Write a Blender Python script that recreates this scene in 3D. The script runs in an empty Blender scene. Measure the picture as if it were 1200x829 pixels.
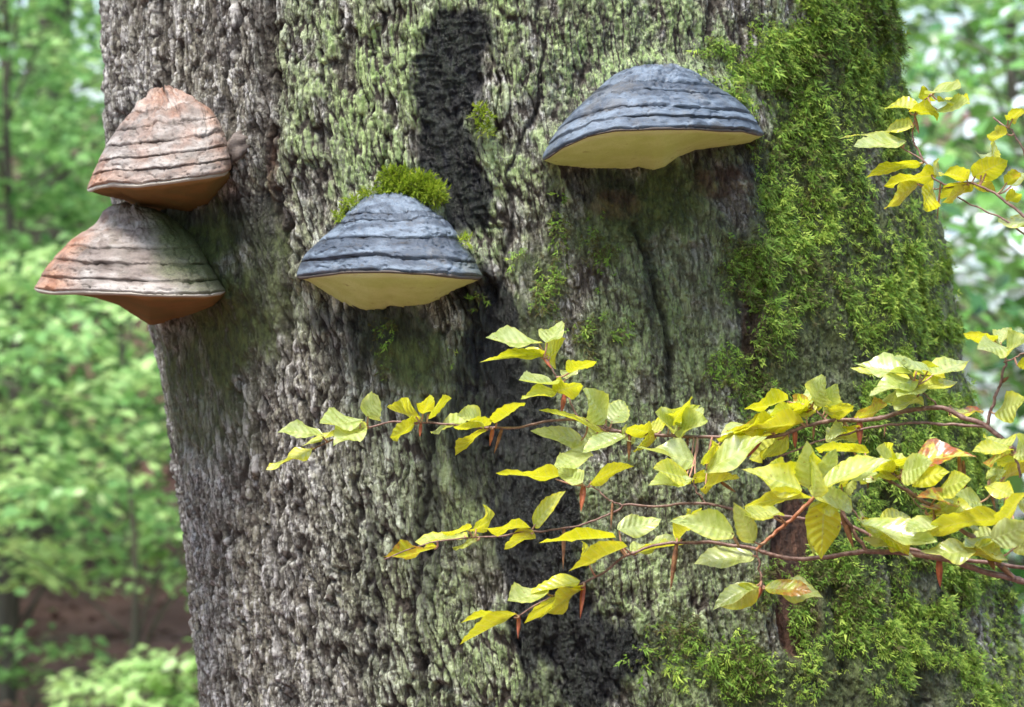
import bpy, math, random
import numpy as np

# ------------------------------------------------------------------ camera, sky, sun, exposure
random.seed(7)
rng = np.random.default_rng(7)
SC = bpy.context.scene
COL = SC.collection
ZC = 1.6            # camera height (m)
CD = 4.0            # camera to the front of the trunk (m)
F = 4000.0          # focal length in photograph pixels (1200 px wide)

cam = bpy.data.cameras.new('camera')
camo = bpy.data.objects.new('camera', cam)
COL.objects.link(camo)
camo.location = (0, -CD, ZC)
camo.rotation_euler = (math.radians(90), 0, 0)
cam.sensor_width = 36.0
cam.lens = 36.0 * F / 1200.0
cam.clip_start = 0.1
cam.clip_end = 2000
cam.dof.use_dof = True
cam.dof.focus_distance = 3.82
cam.dof.aperture_fstop = 10
cam.dof.aperture_blades = 0
SC.camera = camo

SUN_EL, SUN_AZ = math.radians(66), math.radians(211)   # azimuth clockwise from +Y: behind the camera, to its left
world = bpy.data.worlds.new('World')
SC.world = world
world.use_nodes = True
wn = world.node_tree
sky = wn.nodes.new('ShaderNodeTexSky')
sky.sky_type = 'NISHITA'
sky.sun_disc = False
sky.sun_elevation = SUN_EL
sky.sun_rotation = SUN_AZ
sky.air_density = 1.0
sky.dust_density = 2.5
sky.ozone_density = 1.0
bg = wn.nodes['Background']
bg.inputs['Strength'].default_value = 0.11
wn.links.new(sky.outputs[0], bg.inputs['Color'])

sun = bpy.data.lights.new('sun', 'SUN')
sun.energy = 1.5
sun.angle = math.radians(18)
sun.color = (1.0, 0.95, 0.87)
suno = bpy.data.objects.new('sun', sun)
COL.objects.link(suno)
sd = (math.sin(SUN_AZ) * math.cos(SUN_EL), math.cos(SUN_AZ) * math.cos(SUN_EL), math.sin(SUN_EL))
from mathutils import Vector, Matrix
suno.rotation_euler = Vector(sd).to_track_quat('Z', 'Y').to_euler()
suno.location = (-3, -8, 12)

SC.view_settings.view_transform = 'Standard'
SC.view_settings.look = 'None'
SC.view_settings.gamma = 1
SC.view_settings.use_curve_mapping = False
SC.view_settings.exposure = 1.85
SC.cycles.max_bounces = 8
SC.cycles.transparent_max_bounces = 8

# ------------------------------------------------------------------ helpers
def P(px, py, Y):
    """the point at depth Y on the sight line of photograph pixel (px, py)"""
    d = CD + Y
    return ((px - 600) * d / F, Y, ZC + (414.5 - py) * d / F)

def PA(px, py, Y):
    d = CD + Y
    return np.stack([(px - 600) * d / F, Y + 0 * px, ZC + (414.5 - py) * d / F], -1)

def smooth(a, b, x):
    t = np.clip((x - a) / (b - a), 0, 1)
    return t * t * (3 - 2 * t)

TAB = rng.random((256, 256))
def vnoise(x, y, seed=0):
    x = x + seed * 17.31; y = y + seed * 9.77
    xi = np.floor(x).astype(int); yi = np.floor(y).astype(int)
    u = x - xi; v = y - yi
    u = u * u * (3 - 2 * u); v = v * v * (3 - 2 * v)
    a = TAB[xi & 255, yi & 255]; b = TAB[(xi + 1) & 255, yi & 255]
    c = TAB[xi & 255, (yi + 1) & 255]; d = TAB[(xi + 1) & 255, (yi + 1) & 255]
    return (a * (1 - u) + b * u) * (1 - v) + (c * (1 - u) + d * u) * v
def fbm(x, y, seed=0, octs=4, gain=0.5):
    r = 0; amp = 1; tot = 0
    for k in range(octs):
        r = r + amp * vnoise(x * 2 ** k, y * 2 ** k, seed + k * 3)
        tot += amp; amp *= gain
    return r / tot - 0.5
T1 = rng.random((256, 256)); T2 = rng.random((256, 256)); T3 = rng.random((256, 256))
def worley(x, y, seed=0, jit=0.9):
    x = x + seed * 31.7; y = y + seed * 11.3
    xi = np.floor(x).astype(int); yi = np.floor(y).astype(int)
    f1 = np.full(x.shape, 9.0); f2 = np.full(x.shape, 9.0); idv = np.zeros(x.shape); til = np.zeros(x.shape)
    for dx in (-1, 0, 1):
        for dy in (-1, 0, 1):
            cx = xi + dx; cy = yi + dy
            qx = cx + 0.5 + jit * (T1[cx & 255, cy & 255] - 0.5)
            qy = cy + 0.5 + jit * (T2[cx & 255, cy & 255] - 0.5)
            ex = x - qx; ey = y - qy
            d = 0.55 * np.hypot(ex, ey) + 0.45 * np.maximum(np.abs(ex + 0.25 * ey), np.abs(ey - 0.2 * ex))
            h = T3[cx & 255, cy & 255]
            nearer = d < f1
            f2 = np.where(nearer, f1, np.minimum(f2, d))
            idv = np.where(nearer, h, idv)
            til = np.where(nearer, ex * (T1[cy & 255, cx & 255] - 0.5) * 2 + ey * (T2[cy & 255, cx & 255] - 0.5) * 2, til)
            f1 = np.where(nearer, d, f1)
    return f1, f2, idv, til

def mesh_np(name, V, faces, mat=None, parent=None, attrs=None, smooth_shade=True, matidx=None, link=True):
    """V (n,3); faces: list of int arrays (m,3) and/or (m,4)"""
    me = bpy.data.meshes.new(name)
    V = np.asarray(V, dtype=np.float32)
    if not isinstance(faces, list): faces = [faces]
    faces = [np.asarray(f, dtype=np.int32) for f in faces if len(f)]
    loops = np.concatenate([f.ravel() for f in faces])
    tot = np.concatenate([np.full(len(f), f.shape[1], dtype=np.int32) for f in faces])
    start = np.concatenate([[0], np.cumsum(tot)[:-1]]).astype(np.int32)
    me.vertices.add(len(V)); me.vertices.foreach_set('co', V.ravel())
    me.loops.add(len(loops)); me.loops.foreach_set('vertex_index', loops)
    me.polygons.add(len(tot)); me.polygons.foreach_set('loop_start', start)
    me.polygons.foreach_set('loop_total', tot)
    if smooth_shade: me.polygons.foreach_set('use_smooth', np.ones(len(tot), dtype=bool))
    if matidx is not None: me.polygons.foreach_set('material_index', np.asarray(matidx, dtype=np.int32))
    if attrs:
        for k, a in attrs.items():
            a = np.asarray(a, dtype=np.float32)
            if a.ndim == 1:
                at = me.attributes.new(k, 'FLOAT', 'POINT'); at.data.foreach_set('value', a)
            else:
                at = me.attributes.new(k, 'FLOAT_VECTOR', 'POINT'); at.data.foreach_set('vector', a.ravel())
    me.update(calc_edges=True)
    if mat:
        for m in (mat if isinstance(mat, (list, tuple)) else [mat]): me.materials.append(m)
    o = bpy.data.objects.new(name, me)
    if link: COL.objects.link(o)
    if parent:
        o.parent = parent
        o.location = tuple(-c for c in parent.location)
    return o

def grid_faces(nr, nc, off=0, wrap=False):
    i = np.arange(nr - 1)[:, None]; j = np.arange(nc if wrap else nc - 1)[None, :]
    j2 = (j + 1) % nc
    return np.stack([i * nc + j, i * nc + j2, (i + 1) * nc + j2, (i + 1) * nc + j], -1).reshape(-1, 4) + off

def tube_np(pts, radii, n=7):
    """tapered tube through pts; returns verts, quads, cap tris"""
    pts = np.asarray(pts, float); radii = np.asarray(radii, float)
    tg = np.gradient(pts, axis=0); tg /= np.linalg.norm(tg, axis=1)[:, None] + 1e-9
    up = np.array([0.31, 0.83, 0.46])
    a = np.cross(tg, up); a /= np.linalg.norm(a, axis=1)[:, None] + 1e-9
    b = np.cross(tg, a)
    th = np.linspace(0, 2 * np.pi, n, endpoint=False)
    V = pts[:, None] + radii[:, None, None] * (np.cos(th)[None, :, None] * a[:, None] + np.sin(th)[None, :, None] * b[:, None])
    V = V.reshape(-1, 3)
    q = grid_faces(len(pts), n, wrap=True)
    m = len(V)
    V = np.vstack([V, pts[0], pts[-1]])
    k = np.arange(n)
    t = np.vstack([np.stack([np.full(n, m), (k + 1) % n, k], -1),
                   np.stack([np.full(n, m + 1), m - n + k, m - n + (k + 1) % n], -1)])
    return V, q, t

def spline(pts, n):
    """Catmull-Rom through pts, n samples"""
    pts = np.asarray(pts, float)
    p = np.vstack([2 * pts[0] - pts[1], pts, 2 * pts[-1] - pts[-2]])
    d = np.concatenate([[0], np.cumsum(np.linalg.norm(np.diff(pts, axis=0), axis=1))])
    t = np.linspace(0, d[-1], n)
    k = np.clip(np.searchsorted(d, t, side='right') - 1, 0, len(pts) - 2)
    u = ((t - d[k]) / np.maximum(d[k + 1] - d[k], 1e-9))[:, None]
    p0, p1, p2, p3 = p[k], p[k + 1], p[k + 2], p[k + 3]
    return 0.5 * (2 * p1 + (p2 - p0) * u + (2 * p0 - 5 * p1 + 4 * p2 - p3) * u ** 2 + (3 * p1 - p0 - 3 * p2 + p3) * u ** 3)

def thing(name, label, cat, loc=(0, 0, 0), group=None):
    o = bpy.data.objects.new(name, None); COL.objects.link(o)
    o.location = loc; o.empty_display_size = 0.1
    o['label'] = label; o['category'] = cat
    if group: o['group'] = group
    return o
def tag(o, label=None, cat=None, group=None, kind=None):
    if label: o['label'] = label
    if cat: o['category'] = cat
    if group: o['group'] = group
    if kind: o['kind'] = kind
    return o

# ------------------------------------------------------------------ materials
class NT:
    def __init__(s, name):
        s.m = bpy.data.materials.new(name); s.m.use_nodes = True
        s.t = s.m.node_tree; s.N = s.t.nodes; s.b = s.N['Principled BSDF']; s.out = s.N['Material Output']
    def n(s, typ, **kw):
        k = s.N.new(typ)
        for a, v in kw.items(): setattr(k, a, v)
        return k
    def link(s, a, b): s.t.links.new(a, b)
    def val(s, sock, v):
        if hasattr(v, 'is_linked') or hasattr(v, 'links'): s.link(v, sock)
        else: sock.default_value = v
    def attr(s, name, vec=False):
        a = s.n('ShaderNodeAttribute', attribute_name=name)
        return a.outputs['Vector'] if vec else a.outputs['Fac']
    def noise(s, scale, detail=4, rough=0.55, vec=None, dist=0.0):
        k = s.n('ShaderNodeTexNoise'); k.inputs['Scale'].default_value = scale
        k.inputs['Detail'].default_value = detail; k.inputs['Roughness'].default_value = rough
        k.inputs['Distortion'].default_value = dist
        if vec is not None: s.link(vec, k.inputs['Vector'])
        return k.outputs['Fac']
    def coord(s, scale=(1, 1, 1)):
        g = s.n('ShaderNodeTexCoord'); mp = s.n('ShaderNodeMapping')
        mp.inputs['Scale'].default_value = scale
        s.link(g.outputs['Object'], mp.inputs['Vector'])
        return mp.outputs['Vector']
    def mix(s, fac, a, b, blend='MIX'):
        k = s.n('ShaderNodeMix', data_type='RGBA', blend_type=blend)
        s.val(k.inputs['Factor'], fac)
        for sk, v in ((k.inputs['A'], a), (k.inputs['B'], b)):
            s.val(sk, v if not isinstance(v, tuple) else (*v, 1.0)[:4])
        return k.outputs['Result']
    def math(s, op, a, b=0.0, clamp=False):
        k = s.n('ShaderNodeMath', operation=op, use_clamp=clamp)
        s.val(k.inputs[0], a); s.val(k.inputs[1], b)
        return k.outputs[0]
    def ramp(s, fac, lo, hi):
        k = s.n('ShaderNodeMapRange', interpolation_type='SMOOTHSTEP')
        s.val(k.inputs['Value'], fac); k.inputs['From Min'].default_value = lo; k.inputs['From Max'].default_value = hi
        return k.outputs['Result']
    def bump(s, h, strength=0.5, dist=0.002):
        k = s.n('ShaderNodeBump'); k.inputs['Strength'].default_value = strength; k.inputs['Distance'].default_value = dist
        s.link(h, k.inputs['Height']); s.link(k.outputs[0], s.b.inputs['Normal'])
    def base(s, c, rough=0.8, spec=0.3):
        s.val(s.b.inputs['Base Color'], c if not isinstance(c, tuple) else (*c, 1.0)[:4])
        s.val(s.b.inputs['Roughness'], rough); s.b.inputs['Specular IOR Level'].default_value = spec
        return s.m

def make_bark():
    k = NT('bark')
    c1 = k.coord((1, 1, 0.55))
    fine = k.noise(420, 5, 0.7, c1); mid = k.noise(95, 4, 0.6, c1); big = k.noise(14, 3, 0.5, c1)
    plate, lich, alg, dark, wood, crv = [k.attr(a) for a in ('plate', 'lichen', 'algae', 'dark', 'wood', 'rnd')]
    grey = k.mix(k.ramp(mid, 0.35, 0.65), (0.265, 0.26, 0.22), (0.585, 0.575, 0.51))
    grey = k.mix(k.ramp(big, 0.4, 0.62), grey, (0.35, 0.335, 0.255))
    grey = k.mix(k.math('MULTIPLY', k.ramp(crv, 0.5, 0.8), 0.85), grey, (0.74, 0.725, 0.70))
    grey = k.mix(k.math('MULTIPLY', k.math('SUBTRACT', 1.0, k.ramp(crv, 0.2, 0.42)), 0.6), grey, (0.19, 0.16, 0.14))
    crack = k.mix(fine, (0.032, 0.027, 0.021), (0.085, 0.066, 0.05))
    cv = k.coord((1, 1, 0.2)); cf = k.coord((1, 1, 0.5))
    fis = k.math('ABSOLUTE', k.math('SUBTRACT', k.noise(105, 6, 0.62, cv, 0.6), 0.5))
    fis = k.math('SUBTRACT', 1.0, k.ramp(fis, 0.006, 0.045))
    fleck = k.noise(230, 6, 0.68, cf, 0.4)
    grey = k.mix(k.math('MULTIPLY', k.ramp(fleck, 0.54, 0.62), 0.75), grey, (0.76, 0.745, 0.715))
    grey = k.mix(k.math('MULTIPLY', k.math('SUBTRACT', 1.0, k.ramp(fleck, 0.38, 0.46)), 0.5), grey, (0.13, 0.11, 0.09))
    c = k.mix(plate, crack, grey)
    smo = k.math('SUBTRACT', 1.0, k.math('MAXIMUM', alg, k.math('MAXIMUM', dark, wood)))
    c = k.mix(k.math('MULTIPLY', fis, k.math('MULTIPLY', smo, 0.7)), c, crack)
    lc = k.mix(k.ramp(mid, 0.3, 0.7), (0.21, 0.32, 0.10), (0.50, 0.63, 0.28))
    lf = k.math('MULTIPLY', lich, k.ramp(k.math('ADD', plate, k.math('MULTIPLY', fine, 0.7)), 0.35, 1.05))
    lc = k.mix(k.math('MULTIPLY', k.ramp(fleck, 0.55, 0.64), 0.7), lc, (0.64, 0.75, 0.43))
    c = k.mix(k.math('MULTIPLY', lf, k.math('SUBTRACT', 1.0, k.math('MULTIPLY', fis, 0.75))), c, lc)
    ac = k.mix(k.ramp(mid, 0.35, 0.65), (0.030, 0.042, 0.011), (0.105, 0.135, 0.04))
    ac = k.mix(k.ramp(fine, 0.5, 0.7), ac, (0.10, 0.15, 0.04))
    c = k.mix(k.math('MULTIPLY', alg, k.ramp(mid, -0.1, 0.5)), c, ac)
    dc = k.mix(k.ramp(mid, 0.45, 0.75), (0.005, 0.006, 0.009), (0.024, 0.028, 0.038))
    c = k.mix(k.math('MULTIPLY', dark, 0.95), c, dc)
    wc = k.mix(k.ramp(mid, 0.35, 0.7), (0.045, 0.022, 0.014), (0.15, 0.075, 0.045))
    c = k.mix(wood, c, wc)
    c = k.mix(k.math('MULTIPLY', k.ramp(fine, 0.35, 0.7), 0.35), c, (1.25, 1.25, 1.25), 'MULTIPLY')
    k.bump(k.math('SUBTRACT', k.math('ADD', fine, k.math('MULTIPLY', fleck, 1.6)), k.math('MULTIPLY', fis, 0.9)), 0.9, 0.0035)
    return k.base(c, k.math('SUBTRACT', 0.75, k.math('MULTIPLY', dark, 0.45)), 0.45)
BARK = make_bark()

def make_cap(name, cols, spec=0.45, rough=0.55, warm=None):
    """crust of a bracket fungus: cols = dark groove, body, pale"""
    k = NT(name)
    co = k.coord((1, 1, 1.6))
    fine = k.noise(520, 4, 0.7, co); mid = k.noise(45, 4, 0.6, co)
    tone, tint, alg = k.attr('tone'), k.attr('tint'), k.attr('algae')
    t = k.math('ADD', tone, k.math('MULTIPLY', k.math('SUBTRACT', mid, 0.5), 0.7))
    c = k.mix(k.ramp(t, 0.05, 0.5), cols[0], cols[1])
    c = k.mix(k.ramp(t, 0.5, 1.0), c, cols[2])
    if warm: c = k.mix(tint, c, k.mix(k.ramp(mid, 0.35, 0.65), warm[0], warm[1]))
    c = k.mix(alg, c, k.mix(k.ramp(fine, 0.35, 0.65), (0.045, 0.065, 0.022), (0.14, 0.16, 0.07)))
    c = k.mix(k.math('MULTIPLY', k.ramp(fine, 0.4, 0.65), 0.4), c, (1.35, 1.33, 1.3), 'MULTIPLY')
    c = k.mix(k.math('MULTIPLY', k.ramp(k.noise(150, 5, 0.7, co), 0.56, 0.66), 0.5), c, (0.09, 0.08, 0.07))
    c = k.mix(k.math('MULTIPLY', k.ramp(k.noise(26, 5, 0.65, k.coord((1, 1, 0.5))), 0.52, 0.68), 0.35), c, (0.16, 0.15, 0.13))
    k.bump(k.math('ADD', fine, k.math('MULTIPLY', mid, 2.0)), 0.55, 0.002)
    return k.base(c, rough, spec)
CAP_BLUE = make_cap('cap_blue_grey', ((0.012, 0.013, 0.017), (0.060, 0.080, 0.112), (0.175, 0.225, 0.290)))
CAP_TAN = make_cap('cap_tan', ((0.045, 0.032, 0.025), (0.205, 0.172, 0.152), (0.40, 0.37, 0.345)), 0.35, 0.65,
                   ((0.26, 0.10, 0.045), (0.43, 0.235, 0.145)))
def make_pore(name, a, b, stain, pale):
    k = NT(name)
    co = k.coord()
    fine = k.noise(900, 3, 0.7, co); mid = k.noise(22, 4, 0.6, co)
    c = k.mix(k.ramp(mid, 0.3, 0.7), a, b)
    c = k.mix(k.math('MULTIPLY', k.ramp(k.noise(60, 3, 0.6, k.coord((1, 1, 3))), 0.62, 0.75), 0.5), c, stain)
    c = k.mix(k.math('MULTIPLY', k.ramp(fine, 0.4, 0.7), 0.45), c, (0.55, 0.55, 0.5), 'MULTIPLY')
    ins = k.attr('inset')
    eg = k.math('SUBTRACT', 1.0, k.ramp(k.math('ADD', ins, k.math('MULTIPLY', k.math('SUBTRACT', mid, 0.5), 0.12)), 0.0, 0.13))
    c = k.mix(k.math('MULTIPLY', eg, 0.6), c, pale)
    k.bump(fine, 0.4, 0.001)
    return k.base(c, 0.9, 0.1)
PORE_OLIVE = make_pore('pores_olive', (0.56, 0.66, 0.23), (0.67, 0.76, 0.33), (0.17, 0.11, 0.03), (0.72, 0.70, 0.42))
PORE_BROWN = make_pore('pores_brown', (0.235, 0.13, 0.045), (0.17, 0.12, 0.042), (0.10, 0.05, 0.02), (0.42, 0.24, 0.10))
RIM_PALE = make_pore('rim_pale', (0.46, 0.42, 0.36), (0.34, 0.30, 0.26), (0.12, 0.08, 0.05), (0.50, 0.46, 0.40))
RIM_DARK = make_pore('rim_dark', (0.10, 0.09, 0.085), (0.19, 0.17, 0.15), (0.05, 0.03, 0.02), (0.14, 0.12, 0.11))

def leafy(name, cols, trans=0.35, rough=0.4, spec=0.5, attr='tone', split=(0.5, 1.0)):
    """two-sided leaf: cols picked along the attribute 'tone'"""
    k = NT(name)
    t = k.attr(attr)
    c = k.mix(k.ramp(t, 0.0, 0.5), cols[0], cols[1]); c = k.mix(k.ramp(t, *split), c, cols[2])
    k.base(c, rough, spec)
    tr = k.n('ShaderNodeBsdfTranslucent'); k.link(c, tr.inputs['Color'])
    mx = k.n('ShaderNodeMixShader'); mx.inputs[0].default_value = trans
    k.link(k.b.outputs[0], mx.inputs[1]); k.link(tr.outputs[0], mx.inputs[2]); k.link(mx.outputs[0], k.out.inputs[0])
    return k.m
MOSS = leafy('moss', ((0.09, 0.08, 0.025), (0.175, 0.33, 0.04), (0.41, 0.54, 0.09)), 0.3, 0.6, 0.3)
MOSS_BRIGHT = leafy('moss_bright', ((0.14, 0.20, 0.015), (0.28, 0.40, 0.03), (0.45, 0.52, 0.06)), 0.3, 0.7, 0.2)
FAR_LEAF = leafy('far_leaf', ((0.06, 0.16, 0.045), (0.21, 0.43, 0.13), (0.49, 0.69, 0.27)), 0.4, 0.4, 0.5)
GLOSS_LEAF = leafy('glossy_leaf', ((0.05, 0.16, 0.03), (0.15, 0.35, 0.06), (0.80, 0.88, 0.90)), 0.2, 0.24, 1.0, split=(0.72, 0.86))  # third colour: white sky glints painted into the leaf colour
LITTER = leafy('leaf_litter', ((0.07, 0.035, 0.025), (0.16, 0.085, 0.06), (0.27, 0.17, 0.13)), 0.05, 0.8, 0.2)

def make_leaf_mat():
    """beech leaf: 'lu' across the blade (-1..1), 'lv' along it, 'hue' 0 green .. 1 yellow, 'red' scorched patches"""
    k = NT('beech_leaf')
    lu, lv, hue, red = [k.attr(a) for a in ('lu', 'lv', 'hue', 'red')]
    co = k.coord()
    mid = k.noise(70, 3, 0.6, co); fine = k.noise(480, 3, 0.6, co)
    au = k.math('ABSOLUTE', lu)
    green = k.mix(k.ramp(mid, 0.3, 0.7), (0.40, 0.51, 0.13), (0.60, 0.69, 0.32))
    yel = k.mix(k.ramp(mid, 0.3, 0.7), (0.66, 0.68, 0.02), (0.83, 0.77, 0.015))  # yellow of light shining through the blade, put into its colour
    h = k.math('ADD', hue, k.math('MULTIPLY', k.math('SUBTRACT', mid, 0.5), 0.5))
    h = k.math('ADD', h, k.math('MULTIPLY', k.ramp(au, 0.55, 1.0), 0.3))
    c = k.mix(k.ramp(h, 0.05, 0.95), green, yel)
    # veins: a pale midrib and about seven pairs of side veins
    w = k.math('SINE', k.math('MULTIPLY', k.math('SUBTRACT', lv, k.math('MULTIPLY', au, 0.16)), 46.0))
    vein = k.math('MAXIMUM', k.math('SUBTRACT', 1.0, k.ramp(au, 0.02, 0.07)), k.math('MULTIPLY', k.ramp(w, 0.86, 1.0), 0.5))
    c = k.mix(k.math('MULTIPLY', vein, 0.5), c, (0.70, 0.74, 0.36))
    c = k.mix(k.math('MULTIPLY', k.math('SUBTRACT', 1.0, k.ramp(w, -1.0, -0.55)), 0.12), c, (0.24, 0.30, 0.03))
    eb = k.ramp(k.math('ADD', au, k.math('MULTIPLY', k.math('SUBTRACT', k.noise(55, 3, 0.6, co), 0.5), 0.5)), 1.05, 1.12)
    c = k.mix(eb, c, (0.34, 0.17, 0.04))
    rf = k.math('MULTIPLY', red, k.ramp(k.math('ADD', k.math('ADD', mid, k.math('MULTIPLY', au, 0.12)), k.math('MULTIPLY', lv, 0.14)), 0.56, 0.72))
    c = k.mix(rf, c, k.mix(k.ramp(fine, 0.4, 0.6), (0.52, 0.09, 0.02), (0.30, 0.10, 0.04)))
    k.b.inputs['Coat Weight'].default_value = 0.6; k.b.inputs['Coat Roughness'].default_value = 0.16
    fl = k.math('MULTIPLY', k.ramp(k.noise(210, 2, 0.5, co), 0.70, 0.76), 0.8)
    c = k.mix(fl, c, (0.25, 0.12, 0.03))
    k.base(c, k.math('ADD', 0.10, k.math('MULTIPLY', mid, 0.36)), 1.0)
    k.bump(k.math('ADD', k.math('MULTIPLY', w, 0.35), mid), 0.5, 0.0025)
    tr = k.n('ShaderNodeBsdfTranslucent')
    tr2 = k.mix(0.5, c, (0.72, 0.76, 0.02))
    k.link(tr2, tr.inputs['Color'])
    mx = k.n('ShaderNodeMixShader'); mx.inputs[0].default_value = 0.42
    k.link(k.b.outputs[0], mx.inputs[1]); k.link(tr.outputs[0], mx.inputs[2]); k.link(mx.outputs[0], k.out.inputs[0])
    return k.m
LEAF = make_leaf_mat()
def simple(name, a, b, scale=60, rough=0.6, spec=0.35, stretch=(1, 1, 1), bump=0.5, bd=0.002):
    k = NT(name); n = k.noise(scale, 4, 0.65, k.coord(stretch))
    k.bump(n, bump, bd)
    return k.base(k.mix(k.ramp(n, 0.3, 0.7), a, b), rough, spec)
TWIG = simple('twig_bark', (0.10, 0.045, 0.035), (0.27, 0.16, 0.13), 160, 0.45, 0.5)
SHOOT = simple('shoot_red', (0.30, 0.09, 0.04), (0.42, 0.20, 0.10), 160, 0.45, 0.5)
PETIOLE = simple('petiole', (0.36, 0.16, 0.12), (0.45, 0.30, 0.18), 90, 0.5, 0.4)
SCALE_RED = simple('bud_scale_red', (0.24, 0.045, 0.022), (0.40, 0.12, 0.05), 140, 0.5, 0.4)
SCALE_BROWN = simple('bud_scale_brown', (0.12, 0.055, 0.03), (0.30, 0.15, 0.07), 140, 0.6, 0.3)
FAR_BARK = simple('far_bark', (0.06, 0.055, 0.045), (0.15, 0.14, 0.11), 8, 0.85, 0.2, (1, 1, 0.2), 0.6, 0.02)
SOIL = simple('forest_soil', (0.10, 0.055, 0.045), (0.20, 0.115, 0.095), 2.2, 0.95, 0.1, (1, 1, 1), 0.8, 0.05)

# ------------------------------------------------------------------ the great trunk
ED_Y = np.array([-900, -300, 0, 100, 195, 280, 340, 385, 450, 560, 650, 720, 829, 1000, 1300, 2100], float)
ED_L = np.array([112, 120, 126, 129, 135, 152, 166, 181, 191, 206, 216, 223, 236, 236, 222, 150], float)
ER_Y = np.array([-900, -300, 0, 70, 100, 200, 284, 405, 480, 540, 650, 700, 760, 829, 1000, 1300, 2100], float)
ER_R = np.array([960, 1010, 1040, 1052, 1058, 1084, 1106, 1121, 1134, 1146, 1168, 1177, 1194, 1214, 1262, 1340, 1500], float)

def trunk_axis(z):
    """centre (x, y) and radius of the trunk at height z"""
    py = 414.5 - (np.asarray(z, float) - ZC) * F / 4.45
    aL = np.arctan((np.interp(py, ED_Y, ED_L) - 600) / F)
    aR = np.arctan((np.interp(py, ER_Y, ER_R) - 600) / F)
    c = (aL + aR) / 2; h = (aR - aL) / 2
    d = CD / (1 - np.sin(h))
    return d * np.sin(c), -CD + d * np.cos(c), d * np.sin(h), c

def trunk_Y(px, py):
    """depth of the trunk's front at a pixel (clamped just inside its outline)"""
    px = np.asarray(px, float); py = np.asarray(py, float)
    Y = np.zeros(np.broadcast(px, py).shape) + 0.1
    for _ in range(4):
        z = ZC + (414.5 - py) * (CD + Y) / F
        cx, cy, R, c = trunk_axis(z)
        d = np.hypot(cx, cy + CD)
        a = np.arctan((px - 600) / F)
        dl = np.clip(a - c, -np.arcsin(R / d) * 0.965, np.arcsin(R / d) * 0.965)
        r = d * np.cos(dl) - np.sqrt(np.maximum(R * R - (d * np.sin(dl)) ** 2, 0))
        Y = r * np.cos(a) - CD
    return Y

def blobs(px, py, L, nz, soft=0.5):
    """union of soft ellipses (x, y, rx, ry[, strength]) in trunk-face coordinates, edge broken by the noise nz"""
    m = np.zeros(px.shape)
    for b in L:
        e = 1 - np.hypot((px - b[0]) / b[2], (py - b[1]) / b[3])
        m = np.maximum(m, smooth(-0.05, soft, e + nz) * (b[4] if len(b) > 4 else 1))
    return m

def polydist(px, py, pts):
    d = np.full(px.shape, 1e9)
    for (x0, y0), (x1, y1) in zip(pts[:-1], pts[1:]):
        vx, vy = x1 - x0, y1 - y0
        t = np.clip(((px - x0) * vx + (py - y0) * vy) / (vx * vx + vy * vy), 0, 1)
        d = np.minimum(d, np.hypot(px - x0 - t * vx, py - y0 - t * vy))
    return d

MOSS_B = [(1140, 640, 70, 140, .9), (1090, 430, 60, 140, .7), (960, 720, 90, 100, .6), (1020, 560, 80, 70, .6), (1100, 350, 50, 220, .6), (1130, 520, 60, 180, .75), (1180, 700, 60, 180, .85), (1060, 620, 60, 120, .6), (1045, 60, 40, 120, .8), (960, 90, 105, 130), (900, 60, 70, 60, .9), (990, 250, 115, 180), (900, 330, 60, 120, .9), (1060, 330, 50, 90), (1010, 30, 60, 50),
          (640, 330, 38, 75, .75), (690, 385, 60, 40, .55), (612, 300, 30, 40, .6), (655, 265, 25, 60, .6), (700, 300, 30, 80, .45),
          (1060, 470, 90, 130, .8), (1120, 600, 60, 140, .85), (960, 500, 90, 60, .55),
          (1040, 730, 150, 90, .95), (880, 780, 110, 60, .62), (1150, 760, 60, 100, 1), (800, 800, 60, 40, .5), (1000, 660, 60, 50, .8),
          (870, 420, 40, 90, .5), (660, 120, 30, 22, .45), (840, 110, 40, 40, .7), (780, 760, 50, 40, .3), (560, 350, 18, 25, .25),
          (450, 420, 22, 60, .22), (900, 690, 40, 30, .5), (530, 420, 14, 30, .35)]
LICH_B = [(770, 380, 110, 150, .9), (600, 60, 160, 110, 1), (430, 150, 110, 160, .9), (640, 240, 60, 70, .6), (780, 600, 130, 130, .7), (700, 560, 90, 120, .5), (360, 300, 30, 120, .3), (840, 730, 120, 80, .8), (950, 450, 90, 200, .5), (480, 480, 70, 90, .35), (470, 640, 50, 140, .35), (1080, 300, 60, 300, .5), (1000, 700, 170, 120, .5), (430, 90, 100, 135), (650, 70, 120, 90), (750, 30, 110, 60), (620, 190, 45, 90, .8), (385, 190, 50, 70, .8), (360, 60, 60, 90, .6), (730, 380, 70, 100, .55),
          (770, 470, 110, 80, .5), (820, 700, 110, 60, .55), (690, 130, 60, 80), (330, 200, 60, 60, .35), (760, 300, 60, 60, .4), (500, 560, 60, 60, .25), (850, 30, 60, 30, .6), (450, 560, 40, 120, .25)]
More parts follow.
